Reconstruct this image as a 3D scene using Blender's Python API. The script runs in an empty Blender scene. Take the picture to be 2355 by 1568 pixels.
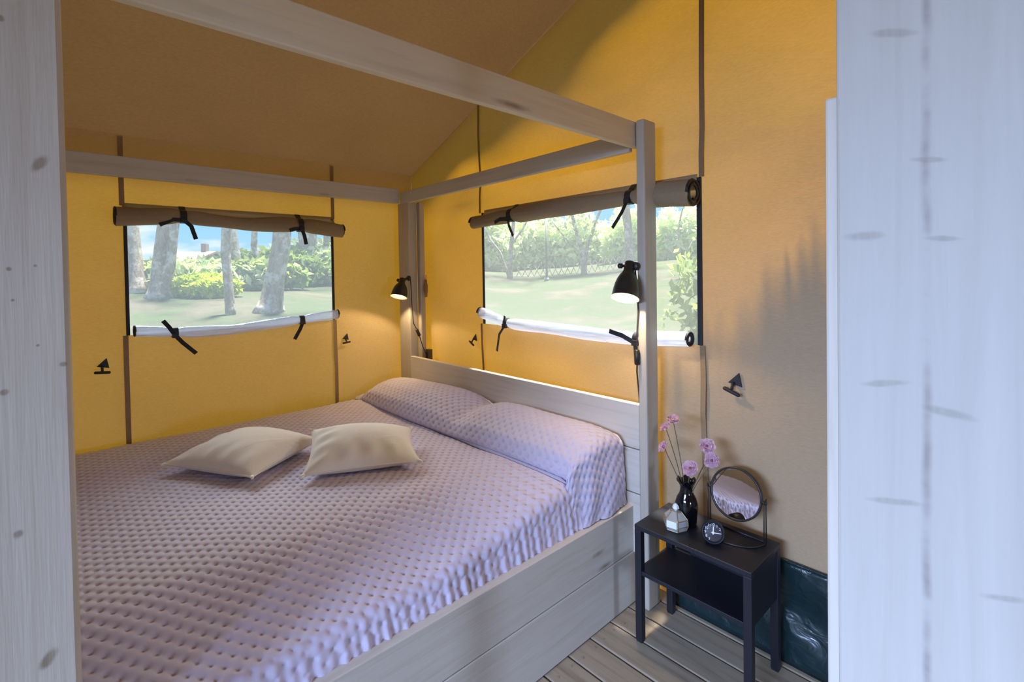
import bpy, bmesh, math, random
import numpy as np
from mathutils import Vector, Matrix
random.seed(7); RNG = np.random.default_rng(7)
SC = bpy.context.scene; COL = SC.collection
PI = math.pi

# ------------------------------------------------------------------ camera
PXC, PYC, FPX, CAMH = 1177.5, 651.0, 1122.635, 1.413
ROT = np.array([[0.67551548, 0.00197039, -0.73734317],
                [0.7371729, -0.0234596, 0.6752968],
                [-0.01596718, -0.99972284, -0.01729984]])      # columns: right, down, forward in world axes
cam = bpy.data.cameras.new('camera'); camo = bpy.data.objects.new('camera', cam); COL.objects.link(camo)
cam.sensor_fit = 'HORIZONTAL'; cam.sensor_width = 36.0
cam.lens = FPX / 2355 * 36.0
cam.shift_x = 0.0; cam.shift_y = -(784 - PYC) / 2355
cam.clip_start = 0.02; cam.clip_end = 400
M = Matrix.Identity(4)
for r in range(3):
    M[r][0] = ROT[r][0]; M[r][1] = -ROT[r][1]; M[r][2] = -ROT[r][2]
M[0][3], M[1][3], M[2][3] = 0, 0, CAMH
camo.matrix_world = M
SC.camera = camo
vs = SC.view_settings
vs.view_transform = 'Standard'; vs.look = 'None'; vs.exposure = 0.0; vs.gamma = 1.0; vs.use_curve_mapping = False

# ------------------------------------------------------------------ sky
world = bpy.data.worlds.new('world'); SC.world = world; world.use_nodes = True
wt = world.node_tree; wt.nodes.clear()
def wn(t): return wt.nodes.new(t)
tc = wn('ShaderNodeTexCoord'); sep = wn('ShaderNodeSeparateXYZ'); wt.links.new(tc.outputs['Generated'], sep.inputs[0])
rmp = wn('ShaderNodeValToRGB'); wt.links.new(sep.outputs['Z'], rmp.inputs[0])
rmp.color_ramp.elements[0].position = 0.0; rmp.color_ramp.elements[0].color = (0.40, 0.72, 1.0, 1)
rmp.color_ramp.elements[1].position = 0.55; rmp.color_ramp.elements[1].color = (0.10, 0.36, 0.95, 1)
e = rmp.color_ramp.elements.new(0.10); e.color = (0.16, 0.55, 1.0, 1)
mpn = wn('ShaderNodeMapping'); mpn.inputs['Scale'].default_value = (1.6, 1.6, 5.5); wt.links.new(tc.outputs['Generated'], mpn.inputs[0])
noi = wn('ShaderNodeTexNoise'); noi.inputs['Scale'].default_value = 2.6; noi.inputs['Detail'].default_value = 7
wt.links.new(mpn.outputs[0], noi.inputs[0])
cr = wn('ShaderNodeValToRGB'); cr.color_ramp.elements[0].position = 0.50; cr.color_ramp.elements[1].position = 0.60
wt.links.new(noi.outputs['Fac'], cr.inputs[0])
mx = wn('ShaderNodeMixRGB'); wt.links.new(cr.outputs[0], mx.inputs[0]); wt.links.new(rmp.outputs[0], mx.inputs[1]); mx.inputs[2].default_value = (1.0, 1.0, 1.0, 1)
bg = wn('ShaderNodeBackground'); bg.inputs['Strength'].default_value = 1.05; wt.links.new(mx.outputs[0], bg.inputs[0])
wo = wn('ShaderNodeOutputWorld'); wt.links.new(bg.outputs[0], wo.inputs[0])

# ------------------------------------------------------------------ sun and daylight at the open entrance
SUN_DIR = Vector((-0.06, 0.155, 0.985)).normalized()
sl = bpy.data.lights.new('sun', 'SUN'); sl.energy = 31.0; sl.angle = math.radians(5.0); sl.color = (1.0, 0.95, 0.86)
so = bpy.data.objects.new('sun', sl); COL.objects.link(so); so.rotation_euler = SUN_DIR.to_track_quat('Z', 'Y').to_euler()
def daylight(name, loc, aim, w, h, energy, color):
    l = bpy.data.lights.new(name, 'AREA'); l.shape = 'RECTANGLE'; l.size = w; l.size_y = h; l.energy = energy; l.color = color
    o = bpy.data.objects.new(name, l); COL.objects.link(o); o.location = loc
    o.rotation_euler = (Vector(loc) - Vector(aim)).to_track_quat('Z', 'Y').to_euler()
daylight('entrance_daylight', (-.20, -3.7, 2.25), (-.6, 1.2, .75), 2.0, 0.9, 440.0, (.46, .62, 1.0))      # open sky outside the entrance
daylight('side_daylight', (3.5, .32, 1.45), (-1.2, .30, .50), .40, .80, 80.0, (.52, .66, 1.0))           # open sky outside the side opening
daylight('left_window_fill', (-6.6, .85, 3.5), (-2.2, .85, .75), 2.6, 1.5, 215.0, (.86, .93, 1.0))         # added lamp, out of view, brightens the cushions through the left window

# ------------------------------------------------------------------ helpers
def ray(px, py):
    return ROT @ np.array([(px - PXC) / FPX, (py - PYC) / FPX, 1.0])
CV = np.array([0, 0, CAMH])
def aty(px, py, y): r = ray(px, py); return CV + r * y / r[1]
def atx(px, py, x): r = ray(px, py); return CV + r * x / r[0]
def atz(px, py, z): r = ray(px, py); return CV + r * (z - CAMH) / r[2]
def atd(px, py, d): r = ray(px, py); return CV + r / np.linalg.norm(r) * d

class MB:
    def __init__(s): s.v = []; s.f = []
    def add(s, v, f):
        n = len(s.v); s.v += [tuple(float(c) for c in p) for p in v]; s.f += [tuple(i + n for i in q) for q in f]; return s
    def box(s, x0, x1, y0, y1, z0, z1):
        return s.add([(x0,y0,z0),(x1,y0,z0),(x1,y1,z0),(x0,y1,z0),(x0,y0,z1),(x1,y0,z1),(x1,y1,z1),(x0,y1,z1)],
                     [(3,2,1,0),(4,5,6,7),(0,1,5,4),(1,2,6,5),(2,3,7,6),(3,0,4,7)])
    def obox(s, c, ax, h):
        c = np.array(c, float); a = [np.array(q, float) for q in ax]
        pts = []
        for k in (-1, 1):
            for (i, j) in ((-1,-1),(1,-1),(1,1),(-1,1)):
                pts.append(c + a[0]*i*h[0] + a[1]*j*h[1] + a[2]*k*h[2])
        return s.add(pts, [(3,2,1,0),(4,5,6,7),(0,1,5,4),(1,2,6,5),(2,3,7,6),(3,0,4,7)])
    def tube(s, path, rad, n=10, cap=True):
        P = [np.array(p, float) for p in path]; m = len(P)
        R = [rad]*m if np.isscalar(rad) else list(rad)
        base = len(s.v); prev = None
        vs_, fs_ = [], []
        for i, p in enumerate(P):
            t = P[min(i+1, m-1)] - P[max(i-1, 0)]; t = t/(np.linalg.norm(t)+1e-12)
            if prev is None:
                a = np.array([0,0,1.]) if abs(t[2]) < .9 else np.array([1.,0,0])
                u = np.cross(t, a)
            else: u = prev - t*np.dot(prev, t)
            u /= np.linalg.norm(u)+1e-12; prev = u; w = np.cross(t, u)
            for k in range(n):
                a = 2*PI*k/n; vs_.append(p + R[i]*(math.cos(a)*u + math.sin(a)*w))
        for i in range(m-1):
            for k in range(n):
                fs_.append((i*n+k, i*n+(k+1)%n, (i+1)*n+(k+1)%n, (i+1)*n+k))
        if cap:
            fs_.append(tuple(range(n))[::-1]); fs_.append(tuple((m-1)*n+k for k in range(n)))
        return s.add(vs_, fs_)
    def lathe(s, prof, o=(0,0,0), ax=(0,0,1), n=28):
        """prof: list of (r, h) along the axis"""
        o = np.array(o, float); t = np.array(ax, float); t /= np.linalg.norm(t)
        a = np.array([0,0,1.]) if abs(t[2]) < .9 else np.array([1.,0,0])
        u = np.cross(a, t); u /= np.linalg.norm(u); w = np.cross(t, u)
        vs_, fs_ = [], []
        for (r, h) in prof:
            for k in range(n):
                q = 2*PI*k/n; vs_.append(o + t*h + max(r, 1e-5)*(math.cos(q)*u + math.sin(q)*w))
        for i in range(len(prof)-1):
            for k in range(n):
                fs_.append((i*n+k, i*n+(k+1)%n, (i+1)*n+(k+1)%n, (i+1)*n+k))
        return s.add(vs_, fs_)
    def ribbon(s, path, side, width, thick=0.0016):
        """flat strap along path; side = direction of its width"""
        P = [np.array(p, float) for p in path]; sd = np.array(side, float); sd /= np.linalg.norm(sd)
        vs_, fs_ = [], []; m = len(P)
        for i, p in enumerate(P):
            t = P[min(i+1, m-1)] - P[max(i-1, 0)]; t /= np.linalg.norm(t)+1e-12
            a = sd - t*np.dot(sd, t); a /= np.linalg.norm(a)+1e-12; nn = np.cross(t, a)
            for (i1, j1) in ((-1,-1),(1,-1),(1,1),(-1,1)):
                vs_.append(p + a*i1*width/2 + nn*j1*thick/2)
        for i in range(m-1):
            for k in range(4): fs_.append((i*4+k, i*4+(k+1)%4, (i+1)*4+(k+1)%4, (i+1)*4+k))
        fs_.append((3,2,1,0)); b = (m-1)*4; fs_.append((b,b+1,b+2,b+3))
        return s.add(vs_, fs_)
    def grid(s, P):
        """P: (n,m,3) array"""
        n, m = P.shape[:2]; b = len(s.v)
        s.v += [tuple(map(float, q)) for q in P.reshape(-1, 3)]
        s.f += [(b+i*m+j, b+i*m+j+1, b+(i+1)*m+j+1, b+(i+1)*m+j) for i in range(n-1) for j in range(m-1)]
        return s

WLOC = {}
def part(name, mb, mat, parent=None, smooth=False, bevel=0.0, solid=0.0, loc=None, label=None):
    """links the builder as ONE mesh object; child coordinates are relative to the thing's base"""
    base = np.array(WLOC[parent.name]) if parent is not None else (np.array(loc, float) if loc is not None else np.zeros(3))
    me = bpy.data.meshes.new(name)
    V = np.array(mb.v, float) - base
    me.from_pydata(V.tolist(), [], mb.f); me.update()
    if smooth: me.shade_smooth()
    if not isinstance(mat, (list, tuple)): mat = [mat]
    for m_ in mat: me.materials.append(m_)
    o = bpy.data.objects.new(name, me); COL.objects.link(o)
    if parent is not None: o.parent = parent
    else: o.location = base
    WLOC[o.name] = tuple(base)
    if bevel:
        bv = o.modifiers.new('bevel', 'BEVEL'); bv.width = bevel; bv.segments = 2; bv.limit_method = 'ANGLE'
    if solid:
        sm = o.modifiers.new('solid', 'SOLIDIFY'); sm.thickness = solid; sm.offset = 0
    if label: o['label'] = label
    return o
def thing(name, loc, label=None, cat=None, group=None, kind=None):
    o = bpy.data.objects.new(name, None); COL.objects.link(o); o.location = loc; o.empty_display_size = 0.05
    WLOC[o.name] = tuple(loc); return tag(o, label, cat, group, kind)
def tag(o, label=None, cat=None, group=None, kind=None):
    if label: o['label'] = label
    if cat: o['category'] = cat
    if group: o['group'] = group
    if kind: o['kind'] = kind
    return o

# ---- material helpers
def mat(name):
    m = bpy.data.materials.new(name); m.use_nodes = True; nt = m.node_tree; nt.nodes.clear()
    out = nt.nodes.new('ShaderNodeOutputMaterial'); return m, nt, out
def N(nt, t, **kw):
    n = nt.nodes.new(t)
    for k, v in kw.items(): setattr(n, k, v)
    return n
def plug(nt, a, b):
    nt.links.new(a, b)
def math_(nt, op, a, b=None, c=None):
    n = N(nt, 'ShaderNodeMath', operation=op)
    for i, q in enumerate((a, b, c)):
        if q is None: continue
        if hasattr(q, 'is_output'): plug(nt, q, n.inputs[i])
        else: n.inputs[i].default_value = q
    return n.outputs[0]
def mix(nt, f, a, b, mode='MIX'):
    n = N(nt, 'ShaderNodeMixRGB', blend_type=mode)
    for i, q in enumerate((f, a, b)):
        if hasattr(q, 'is_output'): plug(nt, q, n.inputs[i])
        else: n.inputs[i].default_value = q if i == 0 else (*q, 1)[:4]
    return n.outputs[0]
def ramp(nt, f, stops):
    n = N(nt, 'ShaderNodeValToRGB'); plug(nt, f, n.inputs[0])
    el = n.color_ramp.elements
    while len(el) < len(stops): el.new(0.5)
    for e_, (p, c) in zip(el, stops): e_.position = p; e_.color = (*c, 1) if len(c) == 3 else c
    return n.outputs[0]
def noise(nt, vec, scale, detail=3, rough=.5, dist=0.0):
    n = N(nt, 'ShaderNodeTexNoise'); n.inputs['Scale'].default_value = scale; n.inputs['Detail'].default_value = detail
    n.inputs['Roughness'].default_value = rough; n.inputs['Distortion'].default_value = dist
    if vec is not None: plug(nt, vec, n.inputs['Vector'])
    return n.outputs['Fac']
def mapping(nt, vec, scale=(1,1,1), loc=(0,0,0), rot=(0,0,0)):
    n = N(nt, 'ShaderNodeMapping'); n.inputs['Scale'].default_value = scale; n.inputs['Location'].default_value = loc; n.inputs['Rotation'].default_value = rot
    plug(nt, vec, n.inputs['Vector']); return n.outputs[0]
def objco(nt): return N(nt, 'ShaderNodeTexCoord').outputs['Object']
def bump(nt, h, strength=.3, dist=.01, normal=None):
    n = N(nt, 'ShaderNodeBump'); n.inputs['Strength'].default_value = strength; n.inputs['Distance'].default_value = dist
    plug(nt, h, n.inputs['Height'])
    if normal is not None: plug(nt, normal, n.inputs['Normal'])
    return n.outputs[0]
def bsdf(nt, out, color=None, rough=.5, metal=0.0, normal=None, spec=.5, trans=0.0, sheen=0.0, emis=None, estr=0.0):
    b = N(nt, 'ShaderNodeBsdfPrincipled')
    if color is not None:
        if hasattr(color, 'is_output'): plug(nt, color, b.inputs['Base Color'])
        else: b.inputs['Base Color'].default_value = (*color, 1)
    b.inputs['Roughness'].default_value = rough; b.inputs['Metallic'].default_value = metal
    b.inputs['Specular IOR Level'].default_value = spec; b.inputs['Transmission Weight'].default_value = trans
    b.inputs['Sheen Weight'].default_value = sheen
    if normal is not None: plug(nt, normal, b.inputs['Normal'])
    if emis: b.inputs['Emission Color'].default_value = (*emis, 1); b.inputs['Emission Strength'].default_value = estr
    if out is not None: plug(nt, b.outputs[0], out.inputs[0])
    return b
def plain(name, color, rough=.5, metal=0.0, spec=.5, var=0.0, **kw):
    m, nt, out = mat(name); c = color
    if var:
        f = noise(nt, objco(nt), 14, 4); c = mix(nt, f, tuple(x*(1-var) for x in color), tuple(min(1, x*(1+var)) for x in color))
    bsdf(nt, out, c, rough, metal, spec=spec, **kw); return m

def knot_mask(nt, co, axes, knots, soft=.5):
    """co: object coords; axes = (u,v) component names; knots: (u,v,ru,rv,angle)"""
    sp = N(nt, 'ShaderNodeSeparateXYZ'); plug(nt, co, sp.inputs[0])
    U, V = sp.outputs[axes[0]], sp.outputs[axes[1]]
    wob = noise(nt, co, 45, 2); tot = None
    for (u, v, ru, rv, an) in knots:
        du = math_(nt, 'SUBTRACT', U, u); dv = math_(nt, 'SUBTRACT', V, v)
        ca, sa = math.cos(an), math.sin(an)
        a = math_(nt, 'ADD', math_(nt, 'MULTIPLY', du, ca/ru), math_(nt, 'MULTIPLY', dv, sa/ru))
        b = math_(nt, 'ADD', math_(nt, 'MULTIPLY', du, -sa/rv), math_(nt, 'MULTIPLY', dv, ca/rv))
        d = math_(nt, 'SQRT', math_(nt, 'ADD', math_(nt, 'MULTIPLY', a, a), math_(nt, 'MULTIPLY', b, b)))
        d = math_(nt, 'ADD', d, math_(nt, 'MULTIPLY', math_(nt, 'SUBTRACT', wob, .5), .9))
        k = N(nt, 'ShaderNodeMapRange'); k.inputs['From Min'].default_value = 1.0; k.inputs['From Max'].default_value = 1-soft
        plug(nt, d, k.inputs['Value'])
        tot = k.outputs[0] if tot is None else math_(nt, 'MAXIMUM', tot, k.outputs[0])
    return tot

def wood(name, axis, light=(.60,.56,.50), dark=(.54,.49,.42), knot=(.20,.13,.07), knots=None, kaxes=None, dens=2.2, pith=None, rough=.55, kstr=.8):
    m, nt, out = mat(name); co = objco(nt)
    sc = [26, 26, 26]; sc['XYZ'.index(axis)] = 1.3
    g = noise(nt, mapping(nt, co, sc), 1.6, 5, .6, .6)
    fine = noise(nt, mapping(nt, co, [q*5 for q in sc]), 1.5, 3)
    c = ramp(nt, g, [(.30, dark), (.50, light), (.75, tuple(min(1, q*1.07) for q in light))])
    blot = noise(nt, co, 2.6, 3); c = mix(nt, math_(nt, 'MULTIPLY', math_(nt, 'SUBTRACT', blot, .35), .45), c, tuple(q*.80 for q in light))
    if knots is None:
        ks = [9, 9, 9]; ks['XYZ'.index(axis)] = dens
        vo = N(nt, 'ShaderNodeTexVoronoi'); vo.inputs['Scale'].default_value = 1.0; plug(nt, mapping(nt, co, ks, (.37, .11, .23)), vo.inputs['Vector'])
        k = N(nt, 'ShaderNodeMapRange'); k.inputs['From Min'].default_value = .15; k.inputs['From Max'].default_value = .05
        plug(nt, math_(nt, 'ADD', vo.outputs['Distance'], math_(nt, 'MULTIPLY', noise(nt, co, 50, 2), .05)), k.inputs['Value'])
        km = math_(nt, 'MULTIPLY', k.outputs[0], .75)
    else:
        km = math_(nt, 'MULTIPLY', knot_mask(nt, co, kaxes, knots), kstr)
        km = math_(nt, 'MULTIPLY', km, math_(nt, 'ADD', .45, math_(nt, 'MULTIPLY', fine, .9)))
    c = mix(nt, km, c, knot)
    if pith is not None:      # dark pith streak along the board
        ax, pos, wid = pith
        sp = N(nt, 'ShaderNodeSeparateXYZ'); plug(nt, co, sp.inputs[0])
        ww = math_(nt, 'MULTIPLY', math_(nt, 'SUBTRACT', noise(nt, mapping(nt, co, (1, 1, 2)), 9, 3), .5), .006)
        d = math_(nt, 'ABSOLUTE', math_(nt, 'ADD', math_(nt, 'SUBTRACT', sp.outputs[ax], pos), ww))
        k = N(nt, 'ShaderNodeMapRange'); k.inputs['From Min'].default_value = wid; k.inputs['From Max'].default_value = wid*.2; plug(nt, d, k.inputs['Value'])
        brk = ramp(nt, noise(nt, mapping(nt, co, (.4, .4, 1)), 4.5, 5, .7), [(.45, (.10,.10,.10)), (.60, (1,1,1))])
        c = mix(nt, math_(nt, 'MULTIPLY', math_(nt, 'MULTIPLY', k.outputs[0], brk), .62), c, (.27, .22, .22))
    nrm = bump(nt, fine, .12, .003)
    bsdf(nt, out, c, rough, normal=nrm, spec=.3); return m

def canvas(name, dcol, tcol, fac=.5, wr=.25, wscale=(1,1,1), rot=(0,0,0)):
    m, nt, out = mat(name); co = objco(nt)
    slub = noise(nt, mapping(nt, co, (40, 40, 170)), 1.5, 4, .6)
    fac2 = math_(nt, 'ADD', .82, math_(nt, 'MULTIPLY', slub, .36))
    blot = noise(nt, co, 1.7, 4)
    f = math_(nt, 'MULTIPLY', fac2, math_(nt, 'ADD', .86, math_(nt, 'MULTIPLY', blot, .28)))
    cd = mix(nt, 1.0, dcol, f, 'MULTIPLY'); ct = mix(nt, 1.0, tcol, f, 'MULTIPLY')
    wv = noise(nt, mapping(nt, co, wscale, rot=rot), 2.2, 3, .5, .4)
    nrm = bump(nt, slub, .10, .002, bump(nt, wv, wr, .03))
    d = N(nt, 'ShaderNodeBsdfDiffuse'); t = N(nt, 'ShaderNodeBsdfTranslucent')
    for q, c in ((d, cd), (t, ct)): plug(nt, c, q.inputs['Color']); plug(nt, nrm, q.inputs['Normal'])
    ms = N(nt, 'ShaderNodeMixShader'); ms.inputs[0].default_value = fac
    plug(nt, d.outputs[0], ms.inputs[1]); plug(nt, t.outputs[0], ms.inputs[2]); plug(nt, ms.outputs[0], out.inputs[0]); return m

# ------------------------------------------------------------------ materials
M_WALL = canvas('canvas_wall', (.53,.40,.265), (1.0,.47,.016), .19, .10, (1,1,1.8))
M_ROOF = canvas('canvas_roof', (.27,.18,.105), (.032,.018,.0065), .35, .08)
M_INNER = canvas('canvas_inner', (.42,.34,.25), (.10,.06,.03), .25, .08)
M_SEAM = canvas('canvas_seam', (.42,.31,.19), (.45,.25,.05), .35, .1)
M_BLIND = canvas('canvas_blind', (.40,.31,.21), (.25,.16,.07), .25, .3, (3,3,1))
M_WX, M_WY, M_WZ = [wood('whitewashed_pine_'+a.lower(), a) for a in 'XYZ']
M_BLACK = plain('black_strap', (.012,.013,.018), .6)
M_LAMP = plain('black_lamp', (.018,.017,.016), .42, var=.1)
M_NS = plain('black_steel', (.012,.013,.020), .45, var=.2)
M_CORD = plain('black_cord', (.02,.017,.015), .55)

# ------------------------------------------------------------------ the setting
XA, YB = -3.21, 1.93                # left canvas wall and gable wall
EAVE, SL, XR = 2.165, .385, -.20    # eave height, roof slope, ridge
YF = -2.3                           # entrance side of the tent
def roofz(x): return EAVE + SL*(x - XA) if x <= XR else EAVE + SL*(XR - XA) - SL*(x - XR)
XE = 2*XR - XA                      # far right wall

def wall_grid(us, vs_, holes, fn):
    """grid over u,v skipping cells inside holes; fn(u,v)->xyz"""
    mb = MB(); idx = {}
    def vid(i, j):
        if (i, j) not in idx: idx[(i, j)] = len(mb.v); mb.v.append(tuple(map(float, fn(us[i], vs_[j]))))
        return idx[(i, j)]
    for i in range(len(us)-1):
        for j in range(len(vs_)-1):
            uc, vc = (us[i]+us[i+1])/2, (vs_[j]+vs_[j+1])/2
            if any(h[0] < uc < h[1] and h[2] < vc < h[3] for h in holes): continue
            mb.f.append((vid(i, j), vid(i+1, j), vid(i+1, j+1), vid(i, j+1)))
    return mb
def brk(a, b, step, extra):
    s = set(round(a + (b-a)*k/max(1, int((b-a)/step)), 4) for k in range(max(1, int((b-a)/step))+1)) | set(round(q, 4) for q in extra)
    o = sorted(s); r = [o[0]]
    for q in o[1:]:
        if q - r[-1] > .012 or q in [round(k, 4) for k in extra]: r.append(q)
    return r
WA = (.236, 1.318, 1.13, 1.80)      # y0,y1,z0,z1 of the left window
WB = (-2.362, -.958, 1.11, 1.80)    # x0,x1,z0,z1 of the gable window
def edge(u, a, b, w=.3): return max(0, min(1, min(u-a, b-u)/w))
def fA(y, z):
    inside = 1 if (WA[0]-.25 < y < WA[1]+.25 and WA[2]-.25 < z < WA[3]+.2) else 0
    w = .012*math.sin(y*4.1+z*2.2)*edge(z, 0, EAVE)*(0 if inside else 1)
    return (XA + w, y, z)
wall_left = part('wall_left', wall_grid(brk(-.13, YB, .12, WA[:2]), brk(-.05, EAVE, .12, WA[2:]), [WA], fA), M_WALL, smooth=True); tag(wall_left, kind='structure')
def fB(x, v):
    top = roofz(x)
    z = v if v <= 2.0 else 2.0 + (v-2.0)*(top-2.0)
    inside = 1 if (WB[0]-.25 < x < WB[1]+.25 and WB[2]-.25 < z < WB[3]+.2) else 0
    w = (.014*math.sin(x*3.3+z*2.0)+.006*math.sin(x*9+z*6))*edge(z, 0, top)*(0 if inside else 1)
    return (x, YB + w, z)
wall_back = part('wall_back', wall_grid(brk(XA, XE, .12, WB[:2]+(XR,)), brk(-.05, 2.0, .12, WB[2:]) + [2.2, 2.4, 2.6, 2.8, 3.0], [WB], fB), M_WALL, smooth=True); tag(wall_back, kind='structure')
def fR(y, z): return (XE, y, z)
tag(part('wall_right', wall_grid(brk(YF, YB, .4, (-.05, .75)), brk(-.05, EAVE, .4, (1.35,)), [(-.05, .75, -.1, 1.35)], fR), M_INNER), kind='structure')
DOOR = (-1.30, .95, -.05, 2.0)
def fF(x, v):
    z = v if v <= 2.0 else 2.0 + (v-2.0)*(roofz(x)-2.0); return (x, YF, z)
tag(part('wall_front', wall_grid(brk(XA, XE, .4, DOOR[:2]+(XR,)), brk(-.05, 2.0, .4, ()) + [2.5, 3.0], [DOOR], fF), M_INNER), kind='structure')
# foot-end curtain wall between the bedroom and the living room
tag(part('wall_foot', wall_grid(brk(XA, -1.17, .2, ()), brk(0, 2.0, .2, ()) + [2.5, 3.0], [], lambda x, v: (x, -.115 + .01*math.sin(x*14), v if v <= 2 else 2+(v-2)*(roofz(x)-2.0))), M_INNER, smooth=True), kind='structure')
# unseen partition right of the camera, added to cut off the side light
tag(part('wall_light_block', wall_grid(brk(.25, XE, .25, ()), brk(0, 2.0, .2, ()) + [2.5, 3.0], [], lambda x, v: (x, .05 - .165*min(1, (x-.25)/1.5), v if v <= 2 else 2+(v-2)*(roofz(x)-2.0))), M_INNER, smooth=True), kind='structure')
# roof: two slopes running on past the gable and the eaves
def roof_mb(x0, x1):
    xs = np.linspace(x0, x1, 34); ys = np.linspace(YF-2.6, YB+.057, 60)  # entrance end runs on, unseen, added to shade the front wall and ground
    P = np.zeros((len(xs), len(ys), 3))
    for i, x in enumerate(xs):
        for j, y in enumerate(ys):
            t = edge(x, XA, XR, .5) if x < XR else edge(x, XR, XE, .5)
            sag = -.028*t*abs(math.sin(PI*(y-YB)/1.9)) + .008*math.sin(y*7+x*3)*t
            # gathers near the eave
            g = .010*math.exp(-((x-XA-.28)/.22)**2)*math.sin(y*22+x*10)*(1 if XA+.02 < x < XR else 0)*math.exp(-((y-.75)/.45)**2)
            P[i, j] = (x, y, roofz(x) + sag + g)
    return MB().grid(P)
ceiling = thing('ceiling', (0, 0, 2.1), kind='structure')
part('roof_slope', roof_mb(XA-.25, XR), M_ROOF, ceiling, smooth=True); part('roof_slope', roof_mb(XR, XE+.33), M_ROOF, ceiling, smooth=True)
# canvas seams (double layers of cloth)
def seam_strip(parent, pts, nrm, w=.022):
    mb = MB(); mb.ribbon([np.array(p) + np.array(nrm)*.004 for p in pts], np.cross(np.array(pts[1])-np.array(pts[0]), nrm), w, .002)
    return part('seam', mb, M_SEAM, parent)
for y in (.225, 1.325):
    seam_strip(wall_left, [np.array(fA(y, z)) + (0.004, 0, 0) for z in np.linspace(.3, WA[2], 6)], (1, 0, 0)); seam_strip(wall_left, [np.array(fA(y, z)) + (.004, 0, 0) for z in np.linspace(WA[3], EAVE-.01, 4)], (1, 0, 0))
for x, wd in ((-2.385, .016), (-.946, .022)):
    top = roofz(x)
    seam_strip(wall_back, [np.array(fB(x + .02*(1-z), z)) + (0, -.004, 0) for z in np.linspace(.3, WB[2], 7)], (0, -1, 0), wd)
    seam_strip(wall_back, [np.array(fB(x, v)) + (0, -.004, 0) for v in list(np.linspace(WB[3], 2.0, 3)) + [2.2, 2.4, 2.6, 2.8, 2.98]], (0, -1, 0), wd)

# floor of decking boards
floor = thing('floor', (0, 0, 0), kind='structure')
M_DECK = wood('weathered_deck', 'X', (.33,.28,.21), (.22,.18,.13), (.08,.06,.04), dens=1.6, rough=.5)
y = YB + .06 - .1295*34
k = 0
while y < YB + .02:
    mb = MB().box(XA-.02, XE+.02, y+.004, y+.1255, -.028, -.0005*(k % 3))
    part('plank', mb, M_DECK, floor, bevel=.004); y += .1295; k += 1
part('joist_backing', MB().box(XA-.02, XE+.02, YF-.1, YB+.1, -.06, -.03), plain('dark_underfloor', (.03,.025,.02), .9), floor)
M_SCREW = plain('deck_screw', (.5,.45,.38), .35, .8)
y = YB + .06 - .1295*8
mb = MB()
for q in range(8):
    for dy in (.03, .10): mb.lathe([(.0, .0012), (.005, .0012), (.005, -.002)], (-1.150 + .004*(q % 2), y+dy, .0), n=10)
    y += .1295
part('screw_heads', mb, M_SCREW, floor)['kind'] = 'stuff'

# groundsheet upstand along the gable wall
m_pvc, nt, out = mat('dark_green_pvc'); co = objco(nt)
nz = noise(nt, mapping(nt, co, (5, 1, 8), rot=(0, .5, 0)), 2.0, 3, .5, 1.0)
bsdf(nt, out, mix(nt, noise(nt, co, 6, 3), (.006,.018,.022), (.012,.03,.034)), .24, normal=bump(nt, nz, .3, .03), spec=.5)
xs = np.linspace(-1.06, .6, 60); zs = np.linspace(0, .362, 18); P = np.zeros((60, 18, 3))
for i, x in enumerate(xs):
    for j, z in enumerate(zs):
        P[i, j] = (x, 1.902 - .020*(1-z/.362)**2 - .012*math.sin((x*1.0+z*2.2)*11)*math.sin(PI*z/.362), z)
trim1 = thing('trim_1', (0, 1.92, 0), kind='structure')
part('upstand', MB().grid(P), m_pvc, trim1, smooth=True, solid=.002)
part('welt', MB().tube([(x, 1.902, .362) for x in np.linspace(-1.06, .6, 12)], .006, 8), m_pvc, trim1, smooth=True)

# partition board at the right edge of the view, with a narrower batten behind it
BX0, BX1 = -.1855, -.002
kn = [(-.155, 2.02, .004, .003, 0), (-.115, 1.945, .016, .005, .2), (-.127, 1.70, .028, .006, -.35), (-.098, 1.755, .014, .004, -.4),
      (-.155, 1.455, .026, .007, 0), (-.080, 1.447, .02, .004, -.1), (-.092, 1.54, .018, .004, -.2), (-.135, 1.27, .03, .005, .2),
      (-.075, 1.245, .03, .007, -.12), (-.125, 1.125, .034, .005, .2), (-.165, .80, .010, .005, .3), (-.085, .88, .02, .004, 0), (-.04, 1.9, .02, .005, -.3), (-.03, 1.05, .02, .005, .3)]
M_BOARD = wood('whitewashed_pine_board', 'Z', (.60,.57,.53), (.57,.54,.49), (.40,.37,.33), [(a-0, b, c, d, e_) for (a, b, c, d, e_) in kn], ('X', 'Z'), pith=('X', -.0945, .006), kstr=.7)
part('partition_board', MB().box(BX0, BX1, .75, .795, 0, 3.2), M_BOARD, bevel=.004)
tag(bpy.data.objects['partition_board'], 'wide upright whitewashed pine board filling the right edge of the view', 'board')
M_BAT = wood('whitewashed_pine_batten', 'Z', (.72,.67,.60), (.66,.60,.52))
part('partition_batten', MB().box(-.2115, -.10, .80, .842, 0, 1.655), M_BAT, bevel=.004)
tag(bpy.data.objects['partition_batten'], 'narrow whitewashed batten just behind the wide board, ending below its top', 'batten')

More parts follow.
